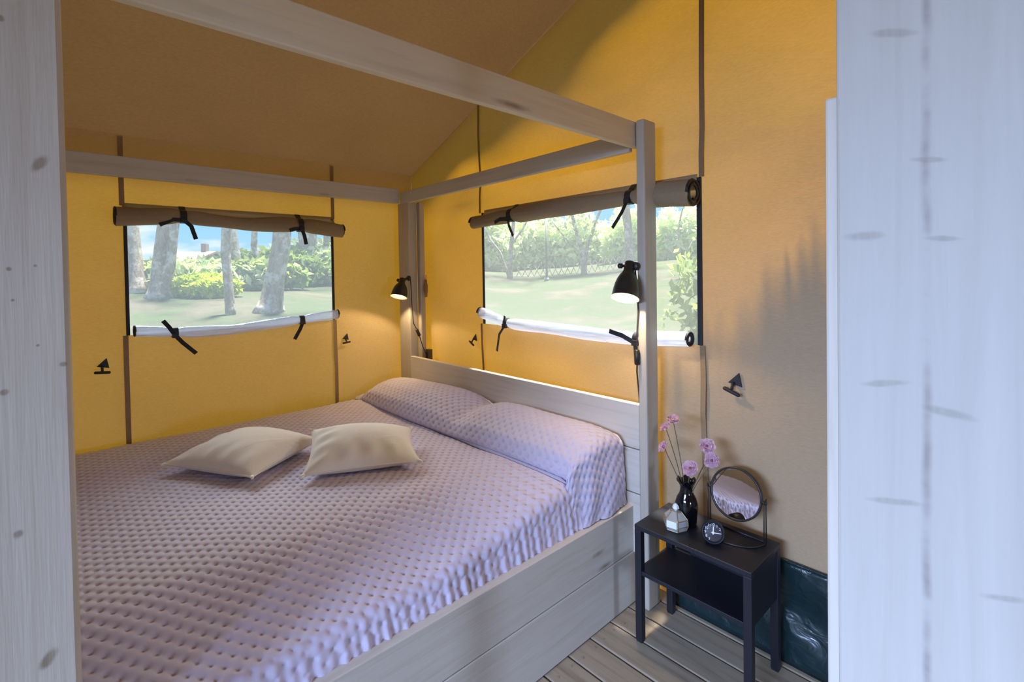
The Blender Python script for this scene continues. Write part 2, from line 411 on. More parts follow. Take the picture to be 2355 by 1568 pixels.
# ------------------------------------------------------------------ windows
def screen_mat():
    m, nt, out = mat('insect_mesh')
    tr = N(nt, 'ShaderNodeBsdfTransparent'); d = N(nt, 'ShaderNodeBsdfDiffuse'); t = N(nt, 'ShaderNodeBsdfTranslucent')
    d.inputs[0].default_value = (.75,.78,.80,1); t.inputs[0].default_value = (.85,.90,.95,1)
    a = N(nt, 'ShaderNodeMixShader'); a.inputs[0].default_value = .7; plug(nt, d.outputs[0], a.inputs[1]); plug(nt, t.outputs[0], a.inputs[2])
    b = N(nt, 'ShaderNodeMixShader'); b.inputs[0].default_value = .27; plug(nt, tr.outputs[0], b.inputs[1]); plug(nt, a.outputs[0], b.inputs[2])
    plug(nt, b.outputs[0], out.inputs[0]); return m
M_MESH = screen_mat()
win1 = thing('window_1', (XA, .777, 1.13), kind='structure')
part('mesh_screen', MB().add([(XA, WA[0], WA[2]), (XA, WA[1], WA[2]), (XA, WA[1], WA[3]), (XA, WA[0], WA[3])], [(0,1,2,3)]), M_MESH, win1)
for yy in (WA[0], WA[1]): part('zip_edge', MB().box(XA, XA+.010, yy-.008, yy+.008, WA[2], WA[3]), M_BLACK, win1, bevel=.002)
win2 = thing('window_2', (-1.66, YB, 1.11), kind='structure')
part('mesh_screen', MB().add([(WB[0], YB, WB[2]), (WB[1], YB, WB[2]), (WB[1], YB, WB[3]), (WB[0], YB, WB[3])], [(0,1,2,3)]), M_MESH, win2)
for xx, w in ((WB[0], .007), (WB[1], .010)): part('zip_edge', MB().box(xx-w, xx+w, YB-.010, YB, WB[2], WB[3]), M_BLACK, win2, bevel=.002)

m_film, nt, out = mat('clear_film'); 
tr = N(nt, 'ShaderNodeBsdfTransparent'); tr.inputs[0].default_value = (.93,.95,1,1)
tl = N(nt, 'ShaderNodeBsdfTranslucent'); tl.inputs[0].default_value = (.62,.68,.82,1); gl = N(nt, 'ShaderNodeBsdfGlossy'); gl.inputs['Roughness'].default_value = .15
wv = noise(nt, mapping(nt, objco(nt), (4, 4, 50)), 2, 4, .6, .8); nb = bump(nt, wv, .5, .01); plug(nt, nb, gl.inputs['Normal'])
df = N(nt, 'ShaderNodeBsdfDiffuse'); df.inputs[0].default_value = (.80,.84,.95,1)
a0 = N(nt, 'ShaderNodeMixShader'); a0.inputs[0].default_value = .55; plug(nt, df.outputs[0], a0.inputs[1]); plug(nt, tl.outputs[0], a0.inputs[2])
a1 = N(nt, 'ShaderNodeMixShader'); plug(nt, math_(nt, 'ADD', .25, math_(nt, 'MULTIPLY', wv, .6)), a1.inputs[0]); plug(nt, tr.outputs[0], a1.inputs[1]); plug(nt, a0.outputs[0], a1.inputs[2])
fr = N(nt, 'ShaderNodeFresnel'); fr.inputs[0].default_value = 1.45
a2 = N(nt, 'ShaderNodeMixShader'); plug(nt, math_(nt, 'ADD', .02, math_(nt, 'MULTIPLY', fr.outputs[0], .35)), a2.inputs[0]); plug(nt, a1.outputs[0], a2.inputs[1]); plug(nt, gl.outputs[0], a2.inputs[2])
plug(nt, a2.outputs[0], out.inputs[0]); M_FILM = m_film

def frame_axes(side):
    """along, into-room, up for the wall"""
    return (np.array([0, 1., 0]), np.array([1., 0, 0])) if side == 'A' else (np.array([1., 0, 0]), np.array([0, -1., 0]))
def wpt(side, u, d, z):
    return np.array((XA+d, u, z)) if side == 'A' else np.array((u, YB-d, z))
def rolled(side, name, ctrl, rfun, matl, ties, tails, label, cat, flap=None, endcaps=True):
    """cloth roll: ctrl = [(u,z)] centre line; ties = positions u; tails = per tie list of polylines (du,dd,dz)"""
    us = [c[0] for c in ctrl]; zs = [c[1] for c in ctrl]
    base = wpt(side, (us[0]+us[-1])/2, .0, min(zs))
    th = thing(name, base, label, cat)
    uu = np.linspace(us[0], us[-1], 56); zz = np.interp(uu, us, zs)
    kz = np.hanning(7); kz /= kz.sum(); zz = np.convolve(np.pad(zz, 3, mode='edge'), kz, 'valid')
    n = 18; P = np.zeros((len(uu), n+1, 3)); al_, inn = frame_axes(side)
    for i, u in enumerate(uu):
        r = rfun(u); pin = min([1.0] + [1-.30*math.exp(-((u-t)/.035)**2) for t in ties])
        for k in range(n+1):
            a = 2*PI*k/n
            rr = r*pin*(1+.06*math.sin(3*a+u*9)+.04*math.sin(2*a-u*15))
            P[i, k] = wpt(side, u, .006+r + rr*math.cos(a), zz[i] + rr*1.05*math.sin(a))
    body = MB().grid(P)
    part('rolled_cloth' if matl is not M_FILM else 'rolled_film', body, matl, th, smooth=True)
    if flap:
        z1, u0, u1 = flap; fu = np.linspace(u0, u1, 40); F = np.zeros((40, 6, 3))
        for i, u in enumerate(fu):
            zc = np.interp(u, uu, zz); r = rfun(u)
            for j in range(6):
                t = j/5; F[i, j] = wpt(side, u, .004 + (2*r*.9)*t*t + .004*math.sin(u*30)*t*(1-t), z1 + (zc + .3*r - z1)*t)
        part('hanging_flap', MB().grid(F), matl, th, smooth=True)
    if endcaps:
        for e_ in (0, -1):
            u = uu[e_]; r = rfun(u); c = wpt(side, u, .006+r, zz[e_]); s_ = -1 if e_ == 0 else 1
            mb = MB(); pts = [c + al_*s_*.002 + inn*(r*q*math.cos(w))*1.0 + np.array([0, 0, r*q*math.sin(w)]) for q, w in zip(np.linspace(1.08, .45, 26), np.linspace(0, 3.6*PI, 26))]
            mb.tube(pts, .0055, 6); part('bound_end', mb, M_BLACK, th, smooth=True)
    for t, tl_ in zip(ties, tails):
        zc = np.interp(t, uu, zz); r = rfun(t)*.76
        mb = MB(); c = wpt(side, t, .006+rfun(t), zc)
        loop = [c + inn*(r*1.12*math.cos(a)) + np.array([0, 0, r*1.2*math.sin(a)]) for a in np.linspace(PI*.55, -PI*.75, 14)]
        if flap: loop = [wpt(side, t, .008, flap[0]), wpt(side, t, .03, flap[0]-.02)] + loop
        mb.ribbon(loop, al_, .030, .002)
        kn_ = c + inn*(r*1.1) + np.array([0, 0, -r*.75])
        mb.obox(kn_, (al_, inn, (0, 0, 1)), (.014, .008, .012))
        for poly in tl_:
            pts = [kn_ + al_*a + inn*b + np.array([0, 0, cc]) for (a, b, cc) in poly]
            mb.ribbon(pts, (al_*.8 + inn*.2) if abs(poly[-1][2]) > abs(poly[-1][0]) else np.array([0, 0, 1.]), .021, .002)
        part('tie', mb, M_BLACK, th)
    return th
T = lambda *a: [(0, 0, 0)] + list(a)
rolled('A', 'rolled_blind', [(.195, 1.738), (.30, 1.742), (.48, 1.757), (.80, 1.735), (1.095, 1.745), (1.37, 1.722)], lambda u: .040 + .006*math.sin(u*7), M_BLIND, [.482, 1.094],
       [[T((-.05, .006, .002), (-.11, .004, -.03)), T((.03, .01, -.03), (.05, .012, -.10))], [T((-.04, .004, .0), (-.075, .004, -.012)), T((.012, .006, -.04), (.022, .008, -.095))]],
       'grey-brown canvas blind rolled up above the left window and tied with black straps', 'rolled blind', flap=(1.815, .225, 1.33))
rolled('B', 'rolled_blind', [(-2.405, 1.738), (-2.04, 1.752), (-1.6, 1.75), (-1.262, 1.755), (-.955, 1.728)], lambda u: .040 + .005*math.sin(u*6) + (.012 if u > -1.2 else 0), M_BLIND, [-2.045, -1.262],
       [[T((-.06, .004, .004), (-.11, .004, -.012)), T((.02, .01, -.04), (.055, .012, -.10))], [T((-.02, .012, -.05), (-.07, .014, -.115))]],
       'grey-brown canvas blind rolled up above the gable window behind the bed post', 'rolled blind', flap=(1.815, -2.345, -.965))
rolled('A', 'rolled_film', [(.262, 1.152), (.45, 1.128), (.70, 1.122), (1.0, 1.142), (1.33, 1.17)], lambda u: .028, M_FILM, [.432, 1.098],
       [[T((-.03, .012, .05), (-.055, .012, .085)), T((.03, .01, -.04), (.09, .012, -.105))], [T((-.02, .01, -.04), (-.055, .01, -.10))]],
       'clear plastic film rolled down below the left window and tied with black straps', 'rolled film')
rolled('B', 'rolled_film', [(-2.355, 1.185), (-2.26, 1.165), (-2.115, 1.132), (-1.7, 1.122), (-1.25, 1.115), (-.99, 1.135)], lambda u: .030, M_FILM, [-2.112, -1.235],
       [[T((.01, .01, .03), (.015, .01, .06)), T((-.035, .01, -.05), (-.055, .012, -.15))], [T((-.06, .012, .03), (-.13, .012, .045)), T((.01, .01, -.05), (.012, .01, -.09))]],
       'clear plastic film rolled down below the gable window behind the bed post', 'rolled film')

# ------------------------------------------------------------------ toggles on the canvas walls
def toggle(side, u, z, sz, label, ang):
    al_, inn = frame_axes(side); c = wpt(side, u, .004, z)
    th = thing('wall_toggle', c, label, 'toggle', 'black toggles on the canvas walls')
    mb = MB(); p = [c + al_*(-.022*sz) + np.array([0, 0, .0]), c + al_*(.030*sz) + np.array([0, 0, -.012*sz]), c + al_*(.020*sz) + np.array([0, 0, .042*sz])]
    q = [a + inn*.005 for a in p]
    mb.add(p+q, [(2,1,0),(3,4,5),(0,1,4,3),(1,2,5,4),(2,0,3,5)]); part('backing_patch', mb, M_BLACK, th)
    mb = MB().tube([c + inn*.004, c + inn*.016 + np.array([0, 0, -.004]), c + inn*.024 + np.array([0, 0, -.022*sz])], .006*sz, 8); part('loop', mb, M_BLACK, th, smooth=True)
    d = al_*math.cos(ang) + np.array([0, 0, math.sin(ang)]); e_ = c + inn*.026 + np.array([0, 0, -.030*sz])
    mb = MB().tube([e_ - d*.034*sz, e_ - d*.030*sz, e_ + d*.030*sz, e_ + d*.034*sz], [.004*sz, .0075*sz, .0075*sz, .004*sz], 10); part('peg', mb, M_BLACK, th, smooth=True)
toggle('A', .128, .985, .95, 'black toggle on the left canvas wall beside the foot post', -.1)
toggle('A', 1.392, .998, .8, 'black toggle on the left canvas wall right of the left window', .1)
toggle('B', -2.465, 1.005, .8, 'black toggle on the gable wall left of the gable window', -.5)
toggle('B', -.822, .975, 1.0, 'black toggle on the gable wall above the round mirror', -.35)

# ------------------------------------------------------------------ the bed
bed = thing('canopy_bed', (-2.15, .9, 0), 'whitewashed pine four-poster bed with open top rails and plank headboard', 'bed')
def zpost(x0, x1, y0, y1, z1=2.045): return part('post', MB().box(x0, x1, y0, y1, 0, z1), M_POST, bed, bevel=.007)
M_POST = wood('whitewashed_pine_post', 'Z', (.50,.45,.38), (.44,.385,.315), dens=2.0)
kfoot = [(-.87-0+.0, 0, 1, 1, 0)]
zpost(-1.150, -1.110, 1.762, 1.852)
fp = [(.9*0-.925, 1.608, .022, .009, 1.0), (-.965, 1.435, .004, .004, 0), (-.935, 1.44, .003, .003, 0), (-.962, 1.385, .003, .003, 0), (-.935, 1.31, .003, .003, 0), (-.905, 1.275, .006, .005, 0),
      (-.975, 1.24, .006, .006, 0), (-.965, 1.01, .008, .008, 0), (-.935, .79, .020, .012, .9), (-.965, 1.83, .006, .006, 0)]
M_FOOT = wood('whitewashed_pine_footpost', 'Z', (.58,.52,.44), (.53,.46,.38), (.25,.19,.13), fp, ('Y', 'Z'))
part('post', MB().box(-1.150, -1.112, -.105, .006, 0, 2.045), M_FOOT, bed, bevel=.008)
zpost(-3.124, -2.982, 1.764, 1.831, 1.93); zpost(-3.124, -2.982, -.086, -.034, 1.93)
zpost(-2.990, -2.945, 1.833, 1.872, 1.93)
M_RAIL = wood('warm_lit_pine_rail', 'Y', (.74,.62,.44), (.66,.54,.37), dens=1.3)  # cream tint painted in for warm light bounced off the gable
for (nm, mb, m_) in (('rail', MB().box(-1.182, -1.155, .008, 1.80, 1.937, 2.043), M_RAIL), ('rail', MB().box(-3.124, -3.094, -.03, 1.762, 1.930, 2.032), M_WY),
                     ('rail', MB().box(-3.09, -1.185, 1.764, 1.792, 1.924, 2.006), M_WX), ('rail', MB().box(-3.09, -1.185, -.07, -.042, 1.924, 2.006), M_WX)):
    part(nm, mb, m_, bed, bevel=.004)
for z0, z1 in ((.22, .474), (.478, .664), (.668, .857)): part('headboard_plank', MB().box(-3.005, -1.151, 1.766, 1.796, z0, z1), M_WX, bed, bevel=.003)
part('bounce_blocker', MB().box(-3.0, -1.155, 1.797, 1.803, .22, .845), wood('bounce_dark_wood', 'X', (.20,.13,.075), (.15,.10,.055)), bed)  # unseen dark panel added to soak up sun bouncing off the headboard's back
for z0, z1 in ((.004, .224), (.228, .420)): part('side_plank', MB().box(-1.224, -1.185, .0, 1.80, z0, z1), M_WY, bed, bevel=.003)
for z0, z1 in ((.004, .224), (.228, .420)): part('side_plank', MB().box(-3.16, -3.125, .0, 1.80, z0, z1), M_WY, bed, bevel=.003)
for z0, z1 in ((.004, .224), (.228, .420)): part('foot_plank', MB().box(-3.12, -1.24, -.070, -.036, z0, z1), M_WX, bed, bevel=.003)
part('slat_base', MB().box(-3.12, -1.228, -.03, 1.762, .28, .33), M_WX, bed)

# bedspread ----------------------------------------------------------
ZT = .600
m_q, nt, out = mat('mauve_quilt'); co = objco(nt)
fz = noise(nt, co, 420, 2); bl = noise(nt, co, 5, 3)
bsdf(nt, out, mix(nt, bl, (.575,.525,.675), (.635,.585,.735)), .62, normal=bump(nt, fz, .12, .001), spec=.25, sheen=.25); M_Q = m_q
m_qs, nt, out = mat('mauve_fold_underside'); bsdf(nt, out, (.36,.31,.32), .8); 
spread = thing('bedspread', (-2.15, .8, .42), 'mauve quilted bedspread tucked over the mattress and two pillows', 'bedspread')
L = .046
def quilt(a, b, amp=.0064):
    s = (a+b)/L; t = (a-b)/L
    c = np.abs(np.sin(PI*s)*np.sin(PI*t))        # zero along diagonal stitch lines
    d1 = np.minimum(np.abs(s-np.round(s)), 1); d2 = np.minimum(np.abs(t-np.round(t)), 1)
    tuft = np.exp(-(d1**2+d2**2)/.030)
    return amp*(.42*c**.7 - 1.25*tuft)
def smooth(x, a, b):
    t = np.clip((x-a)/(b-a), 0, 1); return t*t*(3-2*t)
def wob(a, b): return .0022*np.sin(7*a+3*b) + .0016*np.sin(13*b-5*a) + .0012*np.sin(21*a+17*b)
def cross_path(y, n_top, n_side):
    """x,z,nx,nz along the section of the cover from wall to skirt at depth y"""
    drop = .085*(1 - smooth(y, .75, 1.42)) + .012
    xs = np.linspace(-3.135, -1.262, n_top); zt = ZT - drop*smooth(xs, -1.62, -1.24) - .02*smooth(-xs, 3.02, 3.14)
    zt = zt - .006*np.cos((xs+2.15)*3.2)
    r = .036; th = np.linspace(PI/2, 0, 10)[1:]
    ax = -1.262 + r*np.cos(th); az = zt[-1] - r + r*np.sin(th)
    zs = np.linspace(zt[-1]-r, .418, n_side+1)[1:]; sx = -1.226 + .010*smooth(-zs, -(zt[-1]-r), -.418)
    X = np.concatenate([xs, ax, sx]); Z = np.concatenate([zt, az, zs]); return X, Z
ny = 300; nt_, ns_ = 340, 34
ys = np.linspace(-.03, 1.462, ny); G = np.zeros((nt_+9+ns_, ny, 3))
for j, y in enumerate(ys):
    X, Z = cross_path(y, nt_, ns_)
    dX = np.gradient(X); dZ = np.gradient(Z); ln = np.hypot(dX, dZ)+1e-9
    nx, nz = -dZ/ln, dX/ln
    s = np.concatenate([[0], np.cumsum(np.hypot(np.diff(X), np.diff(Z)))])
    side = np.zeros_like(X); side[nt_:] = np.linspace(0, 1, len(X)-nt_)**.5
    d = quilt(s, np.full_like(s, y)) * (1-.55*side) + wob(X, y)*(1-side)
    fold = (.0034+.0012*np.sin(y*23))*np.sin(2*PI*y/.031+1.5*np.sin(y*9)+Z*14) + .0026*np.sin(2*PI*y/.055+2+Z*22)
    d = d + side*fold
    # drawn gathers towards the pillow
    g = .0022*np.sin(2*PI*y/.052 + X*4)*smooth(X, -2.0, -1.4)*smooth(y, .95, 1.3); d = d + g*(1-side)
    crease = -.046*smooth(y, 1.412, 1.462)
    G[:, j, 0] = X + nx*d; G[:, j, 1] = y; G[:, j, 2] = Z + nz*d + crease*(1-side)
part('quilted_cover', MB().grid(G), M_Q, spread, smooth=True)
# pillow section of the spread: two pillow lumps, front tuck, end falling over the side board
nu, nv = 330, 96
us = np.linspace(0, 1, nu); xx = -3.135 + us*(3.135-1.26)
def lump(x):
    a = .172*np.clip(1-np.abs((x+2.56)/.62)**3.2, 0, 1)**.5
    b = .180*np.clip(1-np.abs((x+1.60)/.46)**4.0, 0, 1)**.45
    return np.maximum(np.maximum(a, b), .118) + 0*x
def prof(t):
    """t 0..1 from the front tuck over the ridge to the headboard: y and height fraction"""
    yk = [0, .03, .10, .25, .45, .62, .78, .92, 1.0]; yy = [1.470, 1.432, 1.412, 1.440, 1.520, 1.598, 1.672, 1.735, 1.757]
    hh = [-.06, .02, .22, .58, .87, .99, .98, .86, .70]
    return np.interp(t, yk, yy), np.interp(t, yk, hh)
tt = np.linspace(0, 1, nv); py_, ph_ = prof(tt)
kz = np.hanning(13); kz /= kz.sum()
py_ = np.convolve(np.pad(py_, 6, mode='reflect', reflect_type='odd'), kz, 'valid'); ph_ = np.convolve(np.pad(ph_, 6, mode='reflect', reflect_type='odd'), kz, 'valid')
nside = 46
H = np.zeros((nu+nside, nv, 3))
lx = lump(xx); k2 = np.hanning(21); k2 /= k2.sum(); lx = np.convolve(np.pad(lx, 10, mode='edge'), k2, 'valid')
lend = smooth(-xx, 3.135, 2.96)
for j in range(nv):
    y0, h0 = py_[j], ph_[j]
    top = ZT - .012 + lx*h0*(.35+.65*lend) + .010*np.sin(xx*5)*h0
    yv = y0 + .016*np.sin(xx*3.1)*(1-tt[j])
    H[:nu, j, 0] = xx; H[:nu, j, 1] = yv; H[:nu, j, 2] = top
    # side: round over and drop
    zt = top[-1]; sv = np.linspace(0, 1, nside+1)[1:]
    r = .052*max(.35, h0 if h0 > 0 else .35)
    arc = np.clip(sv/.30, 0, 1)*PI/2
    xs_ = -1.26 + r*np.sin(arc) + .012*smooth(sv, .3, .8); z_ = zt - r*(1-np.cos(arc)) - np.clip((sv-.30)/.70, 0, 1)*(zt - r - (.424))
    yside = yv[-1] + (.030*math.exp(-(tt[j]/.10)**2))*np.sin(PI*sv)*.4 - .05*sv*(1-tt[j])*(1 if tt[j] < .3 else .4) - .012*np.sin(sv*5)*(1-tt[j])
    H[nu:, j, 0] = xs_; H[nu:, j, 1] = yside; H[nu:, j, 2] = z_
du = np.gradient(H, axis=0); dv = np.gradient(H, axis=1); nn = np.cross(du, dv); nn /= np.linalg.norm(nn, axis=2, keepdims=True)+1e-9
if nn[nu//2, nv//2, 2] < 0: nn = -nn
su = np.concatenate([np.zeros((1, nv)), np.cumsum(np.linalg.norm(np.diff(H, axis=0), axis=2), axis=0)]); sv_ = np.concatenate([np.zeros((nu+nside, 1)), np.cumsum(np.linalg.norm(np.diff(H, axis=1), axis=2), axis=1)], axis=1)
dq = quilt(su, sv_, .0060)
dq[nu:, :] += .006*np.sin(su[nu:, :]*0 + sv_[nu:, :]*40 + su[nu:, :]*18)*np.linspace(0, 1, nside)[:, None]
mask = smooth(sv_, 0.0, .06)
H = H + nn*(dq*mask)[..., None]
H[:, :, 1] = np.minimum(H[:, :, 1], 1.760)
part('pillow_cover', MB().grid(H), M_Q, spread, smooth=True)
# rolled hem along the front edge of the pillow section
hem = [tuple(H[i, 2] + np.array([0, -.004, .002])) for i in range(6, nu+nside, 6)]
part('hem', MB().tube(hem, .0075, 8), M_Q, spread, smooth=True)
sub = [(x_, 1.436 - .004*math.sin(x_*4), ZT - .004) for x_ in np.linspace(-3.10, -1.30, 40)] + [(-1.262, 1.43, .585), (-1.232, 1.425, .55)]
part('tuck_fold', MB().tube(sub, [.010]*42, 8), M_Q, spread, smooth=True)

# cushions -----------------------------------------------------------
m_l, nt, out = mat('cream_linen'); co = objco(nt)
wx = noise(nt, mapping(nt, co, (600, 60, 60)), 1, 2); wy = noise(nt, mapping(nt, co, (60, 600, 60)), 1, 2)
cre = noise(nt, mapping(nt, co, (9, 3, 3)), 3, 4, .6, 1.0)
bsdf(nt, out, mix(nt, cre, (.88,.83,.73), (.93,.89,.80)), .85, normal=bump(nt, math_(nt, 'ADD', wx, wy), .18, .001, bump(nt, cre, .3, .008)), spec=.15, sheen=.15); M_LIN = m_l
def cushion(c4, thick, label, base, seed):
    """c4: four corner points; a stuffed square with pinched pointed corners and a piped seam"""
    th = thing('cushion', base, label, 'cushion', 'cream linen cushions on the bedspread')
    c4 = [np.array(c, float) for c in c4]; n = 46
    nrm = np.cross(c4[1]-c4[0], c4[3]-c4[0]); nrm /= np.linalg.norm(nrm)
    if nrm[2] < 0: nrm = -nrm
    def mid(u, v):
        # edges pulled in between the corners
        pu = .045*(1-(2*u-1)**2)*(2*v-1); pv = .045*(1-(2*v-1)**2)*(2*u-1)
        uu_, vv_ = u - pv*.9, v - pu*.9
        return (1-uu_)*(1-vv_)*c4[0] + uu_*(1-vv_)*c4[1] + uu_*vv_*c4[2] + (1-uu_)*vv_*c4[3]
    rs = np.random.default_rng(seed)
    for sgn, nm in ((1, 'front_panel'), (-1, 'back_panel')):
        P = np.zeros((n, n, 3))
        for i in range(n):
            for j in range(n):
                u, v = i/(n-1), j/(n-1)
                b = (max(0, 1-(2*u-1)**2)**.52)*(max(0, 1-(2*v-1)**2)**.52)
                wr = .0035*math.sin(30*u+seed)*math.exp(-((v-.12)/.12)**2) + .003*math.sin(26*v+seed*2)*math.exp(-((u-.1)/.12)**2)
                h = thick*(.56 if sgn > 0 else .40)*b + wr*b*2*(1 if sgn > 0 else 0)
                p = mid(u, v) + sgn*nrm*h
                p[2] = max(p[2], ZT+.004)
                P[i, j] = p
        part(nm, MB().grid(P), M_LIN, th, smooth=True)
    e_ = [mid(i/30, 0) for i in range(31)] + [mid(1, i/30) for i in range(1, 31)] + [mid(1-i/30, 1) for i in range(1, 31)] + [mid(0, 1-i/30) for i in range(1, 31)]
    e_ = [np.array((q[0], q[1], max(q[2], ZT+.007))) for q in e_]
    part('seam_piping', MB().tube(e_, .0035, 6), M_LIN, th, smooth=True)
    for k, c in enumerate(c4):
        mb = MB(); ctr = sum(c4)/4; d = (c-ctr)/np.linalg.norm(c-ctr)
        c = np.array((c[0], c[1], max(c[2], ZT+.008)))
        mb.tube([c-d*.010, c+d*.006, c+d*.014], [.008, .006, .002], 6)
        part('corner_tip', mb, M_LIN, th, smooth=True)
cushion([(-2.50, .285, .640), (-2.105, .525, .632), (-2.335, .885, .642), (-2.72, .66, .65)], .155, 'cream linen cushion lying flat, its pointed corner toward the foot of the bed', (-2.42, .59, .60), 1)
cushion([(-1.985, .675, .628), (-1.775, 1.085, .635), (-2.085, 1.225, .675), (-2.300, .830, .705)], .16, 'cream linen cushion leaning up nearer the pillows, zipped edge facing the viewer', (-2.05, .95, .60), 3)

# ------------------------------------------------------------------ reading lamps
M_SHADEIN = plain('cream_shade_lining', (.85,.80,.66), .5)
M_BULB = plain('lit_bulb', (1,.9,.7), .4, emis=(1.0,.80,.48), estr=14.0)
def lamp(name, top, mouth, mount, face, knobdir, label, energy, cord, switch):
    top = np.array(top); mouth = np.array(mouth); ax = mouth-top; Ls = np.linalg.norm(ax); ax /= Ls
    th = thing(name, mount, label, 'reading lamp', 'clip-on reading lamps on the head posts')
    R = .0555; k = Ls/.150
    pr = [(.0, .0), (.019, .0), (.0215, .004), (.0215, .036*k), (.024, .040*k), (.026, .046*k), (.034, .056*k), (.043, .075*k), (.049, .097*k), (.0525, .122*k), (R-.001, .147*k), (R+.002, .150*k)]
    part('shade', MB().lathe(pr, top, ax, 36), M_LAMP, th, smooth=True)
    inn = [(R+.002, .150*k), (R-.002, .1485*k), (.050, .121*k), (.0465, .097*k), (.040, .077*k), (.031, .060*k), (.018, .052*k), (.0, .052*k)]
    part('shade_lining', MB().lathe(inn, top, ax, 36), M_SHADEIN, th, smooth=True)
    bc = top + ax*.098*k
    bl_ = [(.0, -.028), (.012, -.028), (.014, -.012), (.022, .002), (.024, .012), (.018, .024), (.0, .030)]
    part('bulb', MB().lathe(bl_, bc, ax, 20), M_BULB, th, smooth=True)
    piv = top + ax*.018
    mt = np.array(mount); fd = np.array(face, float); kd = np.array(knobdir, float)
    part('arm', MB().tube([piv, piv*.45 + mt*.55 + np.array([0, 0, .004]), mt], .009, 10), M_LAMP, th, smooth=True)
    part('wall_mount', MB().lathe([(0, .016), (.015, .016), (.018, .012), (.018, 0)], mt, fd, 20), M_LAMP, th, smooth=True)
    kb = MB().tube([piv, piv+kd*.030], .006, 8); kb.lathe([(0, .048), (.008, .048), (.011, .044), (.011, .030), (.006, .028)], piv, kd, 14)
    part('knob', kb, M_LAMP, th, smooth=True)
    part('cord', MB().tube(cord, .0032, 8), M_CORD, th, smooth=True)
    s0, s1 = np.array(switch[0]), np.array(switch[1]); d = (s1-s0)/np.linalg.norm(s1-s0)
    part('switch', MB().tube([s0, s0+d*.004, s1-d*.004, s1], [.006, .011, .011, .006], 10), M_LAMP, th, smooth=True)
    l = bpy.data.lights.new(name+'_light', 'SPOT'); l.energy = energy; l.color = (1.0, .72, .38); l.spot_size = math.radians(150); l.spot_blend = .25; l.shadow_soft_size = .02
    lo = bpy.data.objects.new(name+'_light', l); COL.objects.link(lo); lo.parent = th
    lo.location = Vector(top + ax*.132*k) - Vector(mount); lo.rotation_euler = Vector(-ax).to_track_quat('Z', 'Y').to_euler()
lt = aty(926, 640, 1.70); lm = aty(917, 683, 1.655)
lmt = np.array([-2.958, 1.752, 1.400])
c0 = lmt + np.array([.012, .0, -.01])
lamp('reading_lamp', lt, lm, lmt, (0, -1, 0), (-.9, -.2, .1), 'black reading lamp on the corner post, throwing a glow on the left wall', 10.0,
     [c0, (-2.948, 1.757, 1.33), (-2.94, 1.757, 1.20), (-2.925, 1.757, 1.09), (-2.915, 1.78, 1.04), (-2.91, 1.79, 1.01), (-2.90, 1.81, .93), (-2.88, 1.84, .84), (-2.88, 1.86, .60)], ((-2.917, 1.775, 1.05), (-2.906, 1.792, 1.0)))
rt = aty(1449, 603, 1.742); rm = aty(1437, 686, 1.675)
rmt = np.array([-1.148, 1.752, 1.440])
lamp('reading_lamp', rt, rm, rmt, (0, -1, 0), (-.85, -.35, .05), 'black reading lamp on the right head post, in front of the gable window', 9.5,
     [rmt + (-.003, -.004, -.01), (-1.146, 1.756, 1.36), (-1.143, 1.756, 1.25), (-1.150, 1.756, 1.15), (-1.148, 1.753, 1.09), (-1.148, 1.753, 1.04), (-1.155, 1.76, 1.0), (-1.195, 1.83, .92), (-1.19, 1.83, .86), (-1.19, 1.83, .70)], ((-1.1475, 1.751, 1.093), (-1.1475, 1.751, 1.028)))
# wooden toggle on the corner strip and the plug box behind the headboard
M_BRW = wood('brown_wood', 'Z', (.36,.20,.10), (.26,.13,.06), dens=1)
wc = thing('wooden_toggle', (-2.925, 1.862, 1.27), 'brown wooden peg hanging on the strip behind the corner post', 'peg')
part('peg_body', MB().lathe([(0, 0), (.009, .002), (.010, .03), (.0135, .038), (.0135, .088), (.010, .095), (.009, .122), (0, .125)], (-2.925, 1.862, 1.265), (0, 0, 1), 14), M_BRW, wc, smooth=True)
part('cord_tie', MB().tube([(-2.925, 1.862, 1.385), (-2.93, 1.868, 1.42)], .003, 6), M_BRW, wc)
pb = thing('plug_box', (-2.89, 1.87, .80), 'small dark plug box behind the left end of the headboard', 'plug')
part('box_body', MB().box(-2.915, -2.875, 1.84, 1.875, .80, .905), plain('brown_plastic', (.09,.06,.04), .5), pb, bevel=.004)
part('plug_face', MB().box(-2.905, -2.885, 1.834, 1.842, .84, .885), M_BLACK, pb, bevel=.002)

# ------------------------------------------------------------------ nightstand
NX0, NX1, NY0, NY1, NZ = -1.060, -.628, 1.586, 1.840, .452
ns = thing('nightstand', ((NX0+NX1)/2, (NY0+NY1)/2, 0), 'small black metal nightstand with a low shelf beside the bed', 'nightstand')
mb = MB().box(NX0, NX1, NY0, NY1, NZ-.018, NZ); part('top', mb, M_NS, ns, bevel=.002)
lw = .027
for (x, y) in ((NX0, NY0), (NX1-lw, NY0), (NX0, NY1-lw), (NX1-lw, NY1-lw)):
    l_ = part('leg', MB().box(x, x+lw, y, y+lw, .006, NZ-.018), M_NS, ns, bevel=.002)
    part('foot_cap', MB().box(x+.002, x+lw-.002, y+.002, y+lw-.002, 0, .008), M_BLACK, l_, bevel=.001)
part('shelf', MB().box(NX0+.004, NX1-.004, NY0+.004, NY1-.004, .262, .278), M_NS, ns, bevel=.002)
part('back_panel', MB().box(NX0+.10, NX1-lw, NY1-.012, NY1-.006, .278, NZ-.018), M_NS, ns)
part('side_panel', MB().box(NX1-.010, NX1-.004, NY0+lw, NY1-lw, .278, NZ-.018), M_NS, ns)

